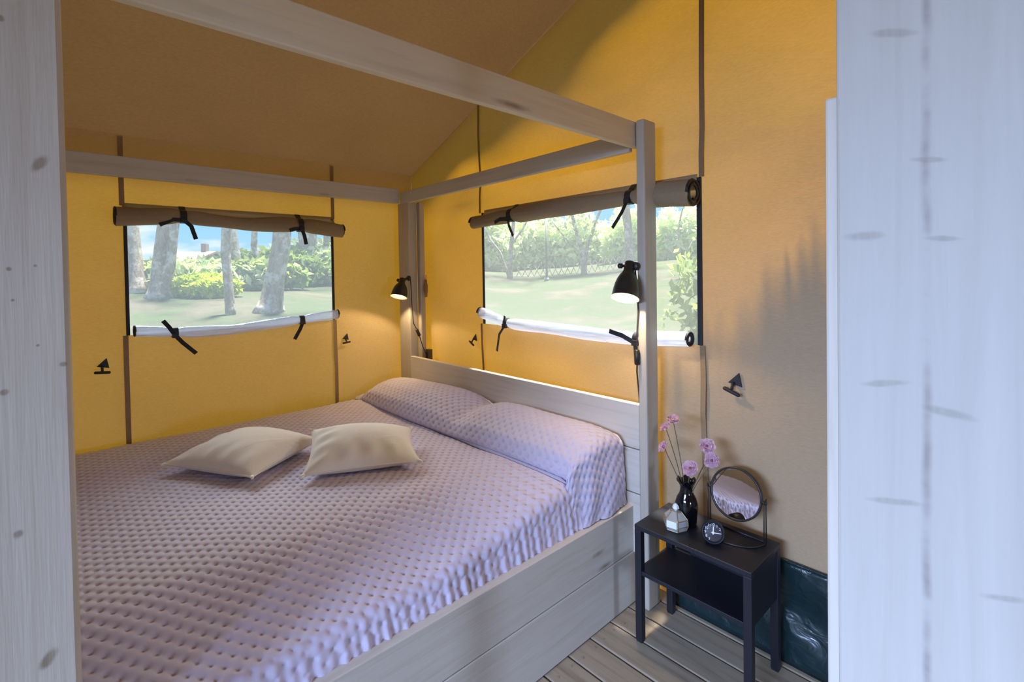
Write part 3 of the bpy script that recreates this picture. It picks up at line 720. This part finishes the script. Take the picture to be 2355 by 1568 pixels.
# vase with artificial flowers
vb = atz(1580, 1212, NZ); VX, VY_ = -.918, 1.722
m_g, nt, out = mat('black_glass'); bsdf(nt, out, (.004,.004,.006), .06, spec=.6); M_BGL = m_g
pr = [(.0, .0), (.029, .0), (.032, .004), (.033, .02), (.034, .045), (.037, .075), (.0365, .095), (.031, .118), (.0255, .136), (.023, .15), (.0225, .162), (.026, .176), (.034, .190), (.0355, .193), (.033, .192), (.0215, .165), (.0215, .14), (.03, .1), (.0, .03)]
pr = [(r_*(1.12 if h_ < .12 else 1.0), h_*.90) for (r_, h_) in pr]
vs0 = thing('vase', (VX, VY_, NZ), 'glossy black glass vase with a flared fluted rim on the nightstand', 'vase')
mb = MB().lathe(pr, (VX, VY_, NZ), (0, 0, 1), 40)
mb.v = [(p[0], p[1], p[2] + (.006*math.cos(6*math.atan2(p[1]-VY_, p[0]-VX)) if p[2] > NZ+.166 else 0)) for p in mb.v]
part('body', mb, M_BGL, vs0, smooth=True)
m_pet, nt, out = mat('pink_petal'); d = N(nt, 'ShaderNodeBsdfDiffuse'); t_ = N(nt, 'ShaderNodeBsdfTranslucent')
cc = mix(nt, noise(nt, objco(nt), 90, 2), (.50,.25,.36), (.88,.68,.78)); plug(nt, cc, d.inputs[0]); plug(nt, cc, t_.inputs[0])
ms = N(nt, 'ShaderNodeMixShader'); ms.inputs[0].default_value = .3; plug(nt, d.outputs[0], ms.inputs[1]); plug(nt, t_.outputs[0], ms.inputs[2]); plug(nt, ms.outputs[0], out.inputs[0]); M_PET = m_pet
M_PC = plain('flower_heart', (.22,.06,.10), .7); M_STEM = plain('thin_brown_stem', (.14,.10,.05), .6)
VTOP = np.array([VX, VY_, NZ+.166])
def flower(px, py, yd, face, r, label, curve=(0, 0)):
    c = aty(px, py, VY_+yd); face = np.array(face, float); face /= np.linalg.norm(face)
    base = np.array([VX, VY_, NZ+.03])
    th = thing('flower', base, label, 'flower', 'pink artificial flowers in the black vase')
    off = (c-VTOP)*np.array([.08, .08, 0])
    neck = VTOP + np.clip(off, -.015, .015)
    pts = []
    for q in np.linspace(0, 1, 14):
        a = (1-q)**3*base + 3*(1-q)**2*q*neck + 3*(1-q)*q*q*(neck*.45 + c*.55 + np.array([curve[0], 0, curve[1]])) + q**3*(c - face*.006); pts.append(a)
    part('stem', MB().tube(pts, .0016, 6), M_STEM, th, smooth=True)
    a = np.cross(face, (0, 0, 1.)); a = a/np.linalg.norm(a) if np.linalg.norm(a) > .1 else np.array([1., 0, 0]); b = np.cross(a, face)
    rs = np.random.default_rng(int(px))
    for ring, (npet, rr, lift) in enumerate(((8, r, .35), (7, r*.82, .75), (6, r*.62, 1.15), (4, r*.40, 1.5))):
        for k in range(npet):
            an = 2*PI*k/npet + ring*.5 + rs.uniform(-.15, .15); d_ = a*math.cos(an) + b*math.sin(an); s_ = np.cross(face, d_)
            P = np.zeros((5, 5, 3)); ll = rr*rs.uniform(.85, 1.1); lf = lift*rs.uniform(.7, 1.3)
            for i in range(5):
                u = i/4; w = ll*.52*math.sin(PI*(.12+.80*u))**.8
                for j in range(5):
                    v = j/2-1
                    P[i, j] = c + d_*(.004 + ll*u*(1-.25*lf*u)) + s_*w*v + face*(ll*lf*.55*u*u + .0012*ring + .0035*math.sin(7*v+k*2.3+ring)*u)
            part('petal', MB().grid(P), M_PET, th, smooth=True)
    part('heart', MB().lathe([(0, .006), (.004, .0055), (.006, .003), (.006, 0), (0, -.002)], c, face, 10), M_PC, th, smooth=True)
flower(1548, 965, -.015, (.15, -.35, .9), .024, 'topmost pink flower in the vase, upper left')
flower(1530, 983, -.045, (-.3, -.5, .8), .021, 'pink flower just below and left of the topmost flower', (-.01, .02))
flower(1526, 1027, -.03, (-.45, -.6, .6), .022, 'pink flower lowest on the left, beside the bed post', (-.02, 0))
flower(1626, 1026, .02, (.35, -.75, .55), .027, 'upper of the two pink flowers overlapping at right', (.05, .01))
flower(1637, 1059, .00, (.40, -.85, .35), .027, 'lower of the two pink flowers at right, facing the viewer', (.05, .03))
flower(1588, 1077, -.05, (.20, -.80, .55), .027, 'pink flower hanging low just above the vase rim', (.01, .03))

# faceted glass box with a white card
bx = thing('glass_box', (-.935, 1.672, NZ), 'small faceted glass box with a knob and a white label, left of the clock', 'trinket box')
def prism(c, rings, n=6, rot=.0, sq=(1, 1)):
    mb = MB(); vs_, fs_ = [], []
    for (r, h) in rings:
        for k in range(n):
            a = 2*PI*k/n + rot; vs_.append((c[0]+r*math.cos(a)*sq[0], c[1]+r*math.sin(a)*sq[1], c[2]+h))
    for i in range(len(rings)-1):
        for k in range(n): fs_.append((i*n+k, i*n+(k+1) % n, (i+1)*n+(k+1) % n, (i+1)*n+k))
    fs_.append(tuple(range(n))[::-1]); fs_.append(tuple((len(rings)-1)*n+k for k in range(n)))
    return mb.add(vs_, fs_)
m_pg, nt, out = mat('smoky_glass'); co = objco(nt)
bsdf(nt, out, mix(nt, noise(nt, co, 25, 3), (.45,.45,.42), (.62,.63,.62)), .08, spec=.7, trans=.35); M_GL = m_pg
M_BRASS = plain('aged_brass', (.42,.33,.20), .35, .7)
bc = (-.935, 1.672, NZ)
rg = [(.040, .002), (.047, .020), (.045, .042), (.022, .066)]
part('glass_body', prism(bc, rg, 6, .15), M_GL, bx)
mb = MB()
for k in range(6):
    a = 2*PI*k/6+.15; pts = [(bc[0]+r*math.cos(a), bc[1]+r*math.sin(a), bc[2]+h) for r, h in rg]; mb.tube(pts, .0016, 6)
for r, h in rg:
    mb.tube([(bc[0]+r*math.cos(2*PI*k/6+.15), bc[1]+r*math.sin(2*PI*k/6+.15), bc[2]+h) for k in range(7)], .0016, 6)
part('metal_edges', mb, M_BRASS, bx)
part('crystal_knob', prism((bc[0], bc[1], bc[2]+.066), [(.004, 0), (.013, .010), (.010, .020), (.003, .027)], 6, .3), plain('clear_crystal', (.82,.86,.92), .05, spec=.8), bx)
fa = .15 + 2*PI*(4.5)/6; fx, fy = math.cos(fa), math.sin(fa); tx, ty = -fy, fx
cp = np.array([bc[0]+fx*.0425, bc[1]+fy*.0425, bc[2]+.029])
part('white_card', MB().obox(cp, ((tx, ty, 0), (fx, fy, .02), (0, 0, 1)), (.0185, .0008, .0125)), plain('white_card', (.86,.90,.95), .6), bx)

# round black alarm clock
ck = atz(1640, 1252, NZ); CX, CY = -.790, 1.668
cl = thing('alarm_clock', (CX, CY, NZ), 'small round black alarm clock with white hands in front of the mirror', 'clock')
cd_ = np.array([.42, -.85, .28]); cd_ /= np.linalg.norm(cd_); cc_ = np.array([CX, CY, NZ+.040])
part('case', MB().lathe([(0, -.034), (.030, -.034), (.036, -.028), (.0385, -.01), (.0385, .004), (.036, .009), (.0335, .009), (.033, .005), (0, .005)], cc_, cd_, 40), M_NS, cl, smooth=True)
part('dial', MB().lathe([(.0332, .0048), (0, .0062)], cc_, cd_, 32), plain('black_dial', (.03,.022,.028), .35), cl)
hx = np.cross((0, 0, 1.), cd_); hx /= np.linalg.norm(hx); hy = np.cross(cd_, hx)
M_WHT = plain('white_marks', (.88,.88,.90), .5)
def dp(a, r): return cc_ + cd_*.008 + hx*math.sin(a)*r + hy*math.cos(a)*r
hd = MB(); hd.ribbon([dp(0.05+PI, .006), dp(0.05, .020)], hx, .0034, .001); part('hour_hand', hd, M_WHT, cl)
hd = MB(); hd.ribbon([dp(PI/2+PI, .007), dp(PI/2, .026)], hy, .0024, .001); part('minute_hand', hd, M_WHT, cl)
part('hand_boss', MB().lathe([(0, .0095), (.0042, .0095), (.0042, .006)], cc_, cd_, 12), M_WHT, cl)
def numeral(txt, a):
    cu = bpy.data.curves.new('numeral', 'FONT'); cu.body = txt; cu.size = .0125; cu.align_x = 'CENTER'; cu.align_y = 'CENTER'; cu.extrude = .0003
    o = bpy.data.objects.new('numeral', cu); dg = None
    COL.objects.link(o); dg = bpy.context.evaluated_depsgraph_get(); me = bpy.data.meshes.new_from_object(o.evaluated_get(dg)); bpy.data.objects.remove(o)
    p = cc_ + cd_*.0072 + hx*math.sin(a)*.0255 + hy*math.cos(a)*.0255
    R_ = np.stack([hx, hy, cd_], axis=1)
    V = [tuple(R_ @ np.array(v.co) + p) for v in me.vertices]; F = [tuple(q.vertices) for q in me.polygons]
    part('numeral', MB().add(V, F), M_WHT, cl); bpy.data.meshes.remove(me)
for k in range(1, 13):
    if k in (12, 1, 2, 10, 11, 9, 8, 7): numeral(str(k), 2*PI*k/12)
for s_ in (-1, 1):
    part('foot', MB().tube([cc_ + hx*.018*s_ - np.array([0, 0, .03]) - cd_*.012, (CX+hx[0]*.022*s_-cd_[0]*.012, CY+hx[1]*.022*s_-cd_[1]*.012, NZ)], [.005, .004], 8), M_NS, cl, smooth=True)

# round table mirror on a wire stand
mr = thing('table_mirror', (-.765, 1.79, NZ), 'round black-framed mirror on a wire stand at the back of the nightstand', 'mirror')
MC = aty(1692, 1135, 1.795); tl_ = .12
mn = np.array([-.03, -.98, .19]); mn /= np.linalg.norm(mn)
a = np.cross((0, 0, 1.), mn); a /= np.linalg.norm(a); b = np.cross(mn, a); RM = .0905
ringp = [MC + a*RM*math.cos(q) + b*RM*math.sin(q) for q in np.linspace(0, 2*PI, 49)]
part('frame', MB().lathe([(RM-.004, -.008), (RM+.003, -.010), (RM+.003, .006), (RM-.003, .006), (RM-.004, .001)], MC, mn, 56), M_LAMP, mr, smooth=True)
m_mi, nt, out = mat('mirror_glass'); g_ = N(nt, 'ShaderNodeBsdfGlossy'); g_.inputs['Color'].default_value = (.86,.86,.88,1); g_.inputs['Roughness'].default_value = .02; plug(nt, g_.outputs[0], out.inputs[0])
part('mirror_glass', MB().lathe([(RM-.003, .001), (0, .001)], MC, mn, 56), m_mi, mr)
part('backing', MB().lathe([(RM-.002, -.004), (0, -.004)], MC, mn, 40), M_LAMP, mr)
aa = np.array([a[0], a[1], 0]); aa /= np.linalg.norm(aa); nnf = np.array([mn[0], mn[1], 0]); nnf /= np.linalg.norm(nnf)
for s_ in (-1, 1):
    pv = MC + aa*s_*(RM+.012)
    part('pivot', MB().tube([MC + aa*s_*(RM-.002), pv + aa*s_*.006], .0065, 10), M_LAMP, mr, smooth=True)
    for o_ in (-.009, .009):
        p0 = pv + nnf*o_
        part('stand_wire', MB().tube([p0 + np.array([0, 0, .012]), np.array([p0[0], p0[1], NZ+.003])], .0022, 8), M_BRASS if False else M_LAMP, mr, smooth=True)
ft = [np.array([MC[0], MC[1], NZ+.003]) + aa*(RM+.012)*math.cos(q) + nnf*(.095*max(0, math.sin(q)))for q in np.linspace(0, PI, 30)]
part('base_wire', MB().tube(ft, .0028, 8), M_LAMP, mr, smooth=True)
part('base_bar', MB().tube([np.array([MC[0], MC[1], NZ+.003]) + aa*s_*(RM+.012) - nnf*.009 for s_ in (-1, 1)], .0028, 8), M_LAMP, mr, smooth=True)

# ------------------------------------------------------------------ outdoors
def GZ(x, y):
    d = max(0, -3.4-x, y-2.3); d = .122*min(d, 18.5) + .03*max(0, d-18.5)
    return -.34 + d + .04*math.sin(x*.7+y*.5) + .03*math.sin(y*1.1-x*.3)
def ground_hit(px, py, dmax=60):
    r = ray(px, py); r = r/np.linalg.norm(r); t = 3.6
    while t < dmax:
        p = CV + r*t
        if p[2] <= GZ(p[0], p[1]): return p, t
        t += .05
    p = CV + r*dmax; return p, dmax
m_gr, nt, out = mat('lawn'); co = objco(nt)
g1 = noise(nt, co, .55, 5, .6, .6); g2 = noise(nt, co, 7, 4, .7)
gc = ramp(nt, g1, [(.32, (.032,.045,.020)), (.48, (.030,.050,.019)), (.56, (.050,.048,.033)), (.66, (.075,.066,.05))])
gc = mix(nt, math_(nt, 'MULTIPLY', g2, .55), gc, (.085,.095,.062))
bsdf(nt, out, gc, .9, normal=bump(nt, g2, .6, .05), spec=.1)
def ground_grid(x0, x1, y0, y1, step):
    xs, ys_ = np.arange(x0, x1+step, step), np.arange(y0, y1+step, step); P = np.zeros((len(xs), len(ys_), 3))
    for i, x in enumerate(xs):
        for j, y in enumerate(ys_): P[i, j] = (x, y, GZ(x, y) if not (-3.3 < x < 2.9 and -2.5 < y < 2.0) else -.34)
    return MB().grid(P)
gnd = part('ground', ground_grid(-60, 20, -20, 60, .8), m_gr, smooth=True); tag(gnd, kind='structure')

m_bk, nt, out = mat('bark'); co = objco(nt)
bk = noise(nt, mapping(nt, co, (7, 7, 2.2)), 1.6, 5, .65, .5); lich = noise(nt, co, 3.2, 4, .7)
bc_ = ramp(nt, bk, [(.35, (.15,.12,.085)), (.6, (.36,.30,.23))]); bc_ = mix(nt, ramp(nt, lich, [(.50, (0,0,0)), (.60, (.85,.85,.85))]), bc_, (.58,.56,.52))
bsdf(nt, out, bc_, .9, normal=bump(nt, bk, .6, .05), spec=.1); M_BARK = m_bk
def leaf_mat(name, c1, c2):
    m, nt, out = mat(name); d = N(nt, 'ShaderNodeBsdfDiffuse'); t = N(nt, 'ShaderNodeBsdfTranslucent')
    gi = N(nt, 'ShaderNodeNewGeometry'); c = mix(nt, gi.outputs['Random Per Island'], c1, c2)
    plug(nt, c, d.inputs[0]); plug(nt, mix(nt, 1.0, c, (1.15, 1.2, .55), 'MULTIPLY'), t.inputs[0])
    s = N(nt, 'ShaderNodeMixShader'); s.inputs[0].default_value = .5; plug(nt, d.outputs[0], s.inputs[1]); plug(nt, t.outputs[0], s.inputs[2]); plug(nt, s.outputs[0], out.inputs[0]); return m
M_LEAF = leaf_mat('leaf_green', (.16,.25,.07), (.40,.48,.22)); M_LEAFP = leaf_mat('leaf_pale', (.36,.45,.32), (.74,.80,.66)); M_LEAFY = leaf_mat('leaf_yellow', (.34,.44,.02), (.62,.70,.10)); M_LEAFW = leaf_mat('leaf_bleached', (.50,.58,.46), (.86,.89,.80)); M_LEAFD = leaf_mat('leaf_dark', (.05,.10,.05), (.16,.24,.10))
def leaves(blobs, n, size, seed):
    """blobs: (centre, radii) ellipsoids filled with small leaf quads"""
    rs = np.random.default_rng(seed); w = np.array([np.prod(b[1])**.7 for b in blobs]); w /= w.sum(); mb = MB()
    ks = rs.choice(len(blobs), n, p=w); D = rs.normal(size=(n, 3)); D /= np.linalg.norm(D, axis=1)[:, None]; rad = rs.uniform(.25, 1, n)**.5
    A = rs.normal(size=(n, 3)); A /= np.linalg.norm(A, axis=1)[:, None]; B = np.cross(A, rs.normal(size=(n, 3))); B /= np.linalg.norm(B, axis=1)[:, None]
    C_ = np.array([b[0] for b in blobs])[ks] + D*rad[:, None]*np.array([b[1] for b in blobs])[ks]; s = size*rs.uniform(.6, 1.3, n)[:, None]
    V = np.stack([C_-A*s, C_+B*s*.55, C_+A*s, C_-B*s*.55], axis=1).reshape(-1, 3)
    mb.v = V.tolist(); mb.f = [(4*i, 4*i+1, 4*i+2, 4*i+3) for i in range(n)]; return mb
def trunk_mb(mb, p0, pts, r0, r1, flare=1.5):
    P = [np.array(p0)] + [np.array(p) for p in pts]; Q = []; m = len(P)
    for i in range(m-1):
        for k in range(5): Q.append(P[i] + (P[i+1]-P[i])*k/5)
    Q.append(P[-1]); L_ = len(Q); R = [r0 + (r1-r0)*i/(L_-1) for i in range(L_)]
    if flare: R = [r*(1+(flare-1)*math.exp(-i/1.6)) for i, r in enumerate(R)]
    return mb.tube(Q, R, 12)
def tree(label, base_px, tops, w_px, crown=None, leafm=None, nleaf=1500, lsize=.09, group='trees outside the windows', name='tree', dist=None, seed=1, mm=None, flare=1.6):
    """tops: polylines of pixels seen from the tent, all at the trunk's distance, continued up to 6 m"""
    if dist is None: p, t = ground_hit(*base_px)
    else: p = atd(*base_px, dist); t = dist
    p = p.copy(); p[2] = min(p[2], GZ(p[0], p[1])) - .05
    cz = (ROT.T @ (p-CV))[2]
    th = thing(name, p, label, 'tree', group); mb = MB(); hz = []
    for k, (poly, w1, up) in enumerate(tops):
        pts = []
        for (a, b_) in poly:
            r = ray(a, b_); pts.append(CV + r*cz)
        if up:
            dlast = pts[-1] - (pts[-2] if len(pts) > 1 else p); dlast /= np.linalg.norm(dlast)
            if dlast[2] < .5: dlast[2] = .5
            pts.append(pts[-1] + dlast*up*.5 + np.array([.05, .05, 0])); pts.append(pts[-1] + dlast*up*.5 + np.array([-.1, .1, .1]))
        hz.append(pts[-1])
        start = p if k == 0 or len(poly) < 1 else p
        trunk_mb(mb, start, pts, w_px[k]/2*cz/FPX, w1/2*cz/FPX, flare)
    part('trunk', mb, mm or M_BARK, th, smooth=True)
    if crown:
        bl_ = []
        for h in hz:
            for q in range(4):
                o_ = np.array([RNG.uniform(-1, 1), RNG.uniform(-1, 1), RNG.uniform(-.3, .8)])*crown*.6
                bl_.append((h + o_, np.array([crown*.7, crown*.7, crown*.45])))
        f = part('foliage', leaves(bl_, nleaf, lsize, seed), leafm or M_LEAF, th); f['kind'] = 'stuff'
    return th
def bush(label, px, pxr, base_y, top_y, depth, n, size, leafm, seed, dist=None, name='bush', cat='bush', group='bushes outside the windows'):
    if dist is None: p, t = ground_hit(px, base_y)
    else:
        r = ray(px, base_y); p = CV + r/np.linalg.norm(r)*dist; t = dist
    p = p.copy(); gz = GZ(p[0], p[1]); cz = (ROT.T @ (p-CV))[2]
    rx = pxr*cz/FPX; top = (CV + ray(px, top_y)*cz)[2]; p[2] = gz; h = max(.3, top-gz)
    th = thing(name, p, label, cat, group); right = ROT[:, 0]; rs = np.random.default_rng(seed); bl_ = []
    m_ = max(5, int(rx/ (h*.35)))
    for k in range(m_):
        u = (k+.5)/m_*2-1; hh = h*(.72+.28*rs.random())*(1-.35*abs(u)**3)
        for q in (.3, .62): bl_.append((p + right*rx*u*.85 + np.array([0, 0, hh*q]), np.array([rx/m_*1.5, depth, hh*.38])))
    f = part('foliage', leaves(bl_, n, size, seed), leafm, th); f['kind'] = 'stuff'
    mb = MB()
    for k in range(6):
        u = rs.uniform(-.6, .6); mb.tube([p + right*rx*u*.4, p + right*rx*u + np.array([0, 0, h*.7])], [.03, .01], 6)
    part('stems', mb, M_BARK, th)
    return th
G1, G2 = 'trees seen through the left window', 'trees seen through the gable window'
tree('pale trunk at the far left of the left window', (322, 672), [([(308, 600), (300, 520)], 30, 3.5)], [34], 1.6, M_LEAFD, 500, .09, G1, seed=3)
tree('pair of mossy trunks fanning from one base, left in the left window', (366, 684), [([(366, 610), (376, 520)], 20, 3.5), ([(392, 610), (402, 522)], 12, 3.5)], [30, 22], 1.5, M_LEAFD, 600, .08, G1, seed=4, flare=2.2)
tree('slim lichened trunk standing nearest in the middle of the left window', (531, 724), [([(524, 640), (519, 580), (521, 525)], 22, 3)], [20], 1.2, M_LEAFD, 260, .06, G1, seed=5, flare=1.15)
tree('leaning trunk just behind the slim lichened trunk in the left window', (553, 664), [([(546, 620), (536, 560), (530, 520)], 22, 3.5)], [24], 1.4, M_LEAFD, 300, .09, G1, seed=6, flare=2.0)
tree('thin curved trunk right of centre in the left window', (602, 658), [([(595, 610), (584, 565), (586, 520)], 11, 3.5)], [16], 1.5, M_LEAFD, 600, .09, G1, seed=7)
tree('thick lichen-spotted trunk leaning right in the left window', (620, 716), [([(632, 640), (645, 580), (650, 520)], 36, 3)], [44], 1.2, M_LEAFD, 300, .07, G1, seed=8, flare=1.7)
tree('broad shaded trunk right in the left window', (708, 650), [([(706, 600), (708, 560), (706, 510)], 50, 3.5)], [32], 1.8, M_LEAF, 900, .10, G1, seed=9, flare=1.6)
tree('trunk at the right edge of the left window', (748, 648), [([(754, 600), (756, 520)], 16, 3.5)], [26], 1.5, M_LEAF, 500, .10, G1, seed=10, flare=1.8)
bush('bright yellow-green bush in the middle of the left window', 472, 40, 683, 622, .6, 2600, .09, M_LEAFY, 21)
for i, (px, pr_, by, ty, dd, n, lm_, lb) in enumerate(((330, 60, 664, 585, None, 2600, M_LEAF, 'green hedge bush behind the left trunks'), (455, 62, 664, 588, None, 3800, M_LEAFP, 'pale grey-green hedge in front of the stone house'),
        (565, 40, 664, 580, None, 2000, M_LEAF, 'green bush behind the leaning trunk'), (625, 60, 655, 565, None, 3600, M_LEAF, 'tall green bush right of centre beyond the left window'), (735, 60, 648, 540, None, 3800, M_LEAFP, 'pale tall bush behind the right trunks'))):
    bush(lb, px, pr_, by, ty, 1.6, n, .15, lm_, 30+i, dist=dd)
# stone house far behind the hedge
hp = atd(452, 640, 42); hz0 = GZ(hp[0], hp[1])-.5
hs = thing('stone_house', (hp[0], hp[1], hz0), 'distant stone house with a low tiled roof seen through the left window', 'house')
M_ST = plain('stone_wall', (.50,.46,.40), .9, var=.35); M_TI = plain('roof_tiles', (.26,.17,.13), .9, var=.25)
ht = atd(452, 603, 42)[2]; hr = atd(452, 583, 42)[2]; rgt = ROT[:, 0]*np.array([1, 1, 0]); rgt /= np.linalg.norm(rgt); fw = np.array([-rgt[1], rgt[0], 0])
wd = 88/2*42*.72/FPX*1.25
part('walls', MB().obox((hp[0], hp[1], (hz0+ht)/2), (rgt, fw, (0, 0, 1)), (wd*.94, 2.0, (ht-hz0)/2)), M_ST, hs)
C3 = np.array([hp[0], hp[1], 0])
rp = [C3 + rgt*sx*wd + fw*fy_ + np.array([0, 0, z_]) for (fy_, z_) in ((-2.4, ht-.1), (0, hr), (2.4, ht-.1)) for sx in (-1, 1)]
rq = [p_ + np.array([0, 0, .15]) for p_ in rp]
part('roof', MB().add(rp+rq, [(0,1,3,2),(2,3,5,4),(6,8,9,7),(8,10,11,9),(0,6,7,1),(4,5,11,10),(0,2,8,6),(2,4,10,8),(1,7,9,3),(3,9,11,5)]), M_TI, hs)
chm = C3 + rgt*wd*.45
part('chimney', MB().obox((chm[0], chm[1], hr+.25), (rgt, fw, (0, 0, 1)), (.18, .18, .45)), plain('chimney', (.2,.17,.16), .9), hs)
for sx in (-.55, .1):
    w_ = C3 + rgt*wd*sx - fw*2.0; part('window', MB().obox((w_[0], w_[1], ht-.55), (rgt, fw, (0, 0, 1)), (.22, .05, .3)), plain('dark_window', (.08,.08,.09), .4), hs)
# white slatted bench far right of the left window
bp, bt = ground_hit(680, 652); cz = (ROT.T @ (bp-CV))[2]; hb = 17*cz/FPX; wb = 17*cz/FPX
fe = thing('picket_fence', bp, 'white picket panel beside the broad shaded trunk', 'fence'); M_WP = plain('white_paint', (.82,.80,.84), .6)
rgt3 = ROT[:, 0]*np.array([1, 1, 0]); rgt3 /= np.linalg.norm(rgt3); fw3 = np.array([-rgt3[1], rgt3[0], 0])
for k in range(8): part('picket', MB().obox(bp + rgt3*(k/7*2-1)*wb + np.array([0, 0, hb/2]), (rgt3, fw3, (0, 0, 1)), (wb*.085, .012, hb/2)), M_WP, fe)
for q in (.3, .75): part('cross_rail', MB().obox(bp + np.array([0, 0, hb*q]) + fw3*.03, (rgt3, fw3, (0, 0, 1)), (wb*1.05, .015, .03)), M_WP, fe)

# gable window: lawn rising to a hedge with trees, fence and lamp post
tree('forked tree at the left of the gable window', (1172, 612), [([(1174, 575), (1178, 545), (1182, 500)], 6, 2), ([(1150, 580), (1128, 552), (1112, 520)], 4, 2), ([(1176, 560), (1200, 530), (1216, 500)], 4, 2)], [11, 6, 6], 1.7, M_LEAFP, 1500, .11, G2, seed=11, dist=21.5, flare=1.3)
tree('forked tree in the middle of the gable window', (1343, 596), [([(1340, 575), (1328, 548), (1318, 505)], 5, 2), ([(1350, 570), (1360, 540), (1372, 505)], 5, 2), ([(1332, 580), (1318, 566), (1304, 552)], 3, 1)], [12, 8, 4], 1.7, M_LEAFP, 1500, .11, G2, seed=12, dist=21.5, flare=1.3)
tree('thick pale trunk close to the bed post in the gable window', (1448, 600), [([(1446, 560), (1444, 520), (1440, 490)], 20, 2.5)], [18], 1.7, M_LEAFP, 1100, .11, G2, seed=13, dist=21.5, flare=1.3)
tree('bare sapling right of the bed post in the gable window', (1566, 640), [([(1563, 580), (1560, 530), (1566, 495)], 3, 1.5), ([(1575, 590), (1590, 560)], 2, 1)], [5, 3], 1.2, M_LEAFP, 700, .07, G2, seed=14, flare=1.2)
for i, (px, pr_, by, ty, dd, n, lb) in enumerate(((1120, 70, 606, 470, 26, 3400, 'pale hedge shrub at the left of the gable window'), (1235, 70, 604, 468, 27, 2600, 'pale hedge shrub behind the thin post'), (1350, 70, 600, 462, 27, 2600, 'pale hedge shrub behind the middle forked tree'),
        (1455, 65, 600, 455, 26, 2600, 'pale hedge shrub behind the thick pale trunk'), (1570, 75, 605, 445, 25, 2600, 'pale hedge shrub at the right of the gable window'))):
    bush(lb, px, pr_, by, ty, 1.0, n, .19, M_LEAFW, 50+i, dist=dd)
lp_ = atd(1257, 606, 20); lp_[2] = GZ(lp_[0], lp_[1]); lcz = (ROT.T @ (lp_-CV))[2]; lh = (CV + ray(1257, 500)*lcz)[2] - lp_[2]
po = thing('lamp_post', lp_, 'thin dark garden post standing between the two forked trees', 'post')
part('shaft', MB().tube([lp_, lp_ + np.array([0, 0, lh])], .045, 10), plain('dark_post', (.09,.10,.10), .6), po, smooth=True)
part('foot', MB().tube([lp_ - np.array([0, 0, .05]), lp_ + np.array([0, 0, .12])], [.10, .09], 10), plain('post_foot', (.2,.2,.2), .7), po, smooth=True)
# lattice fence along the hedge
lf = None
for k, px in enumerate(range(1186, 1436, 14)):
    p_ = atd(px, 600, 22.5); p_[2] = GZ(p_[0], p_[1])
    if lf is None: lf = thing('lattice_fence', p_, 'low crossed-stake garden fence running in front of the hedge', 'fence')
    c_ = .0
    q_ = atd(px+14, 600, 22.5); q_[2] = GZ(q_[0], q_[1])
    h_ = 28*(ROT.T @ (p_-CV))[2]/FPX
    mb = MB().tube([p_, q_ + np.array([0, 0, h_])], .018, 6); part('stake', mb, M_BARK, lf)
    mb = MB().tube([q_, p_ + np.array([0, 0, h_])], .018, 6); part('stake', mb, M_BARK, lf)
# leafy shrub right outside the gable, at the window's right edge
sh = thing('shrub', (-.2, 2.25, -.34), 'leafy shrub close outside the right edge of the gable window', 'bush', 'bushes outside the windows')
bl_ = []
for k in range(44):
    x_ = -1.06 + k*.045; h_ = max(.5, min(2.4, 1.64 + 1.05*(x_+.51) + .40 + .10*math.sin(k*1.9))) + .34
    for q in (.16, .42, .66, .86): bl_.append(((x_, 2.045 + .015*(k % 3), -.34 + h_*q), (.15, .062, h_*.17)))
f = part('foliage', leaves(bl_, 40000, .028, 77), M_LEAF, sh); f['kind'] = 'stuff'
mb = MB()
for k in range(16):
    x_ = RNG.uniform(-.5, .5); mb.tube([(-.1+x_*.8, 2.25, -.34), (-.1+x_*1.2, 2.25, .3), (0+x_*1.7, 2.25+RNG.uniform(-.1, .1), .9)], [.012, .009, .004], 6)
part('stems', mb, M_BARK, sh)
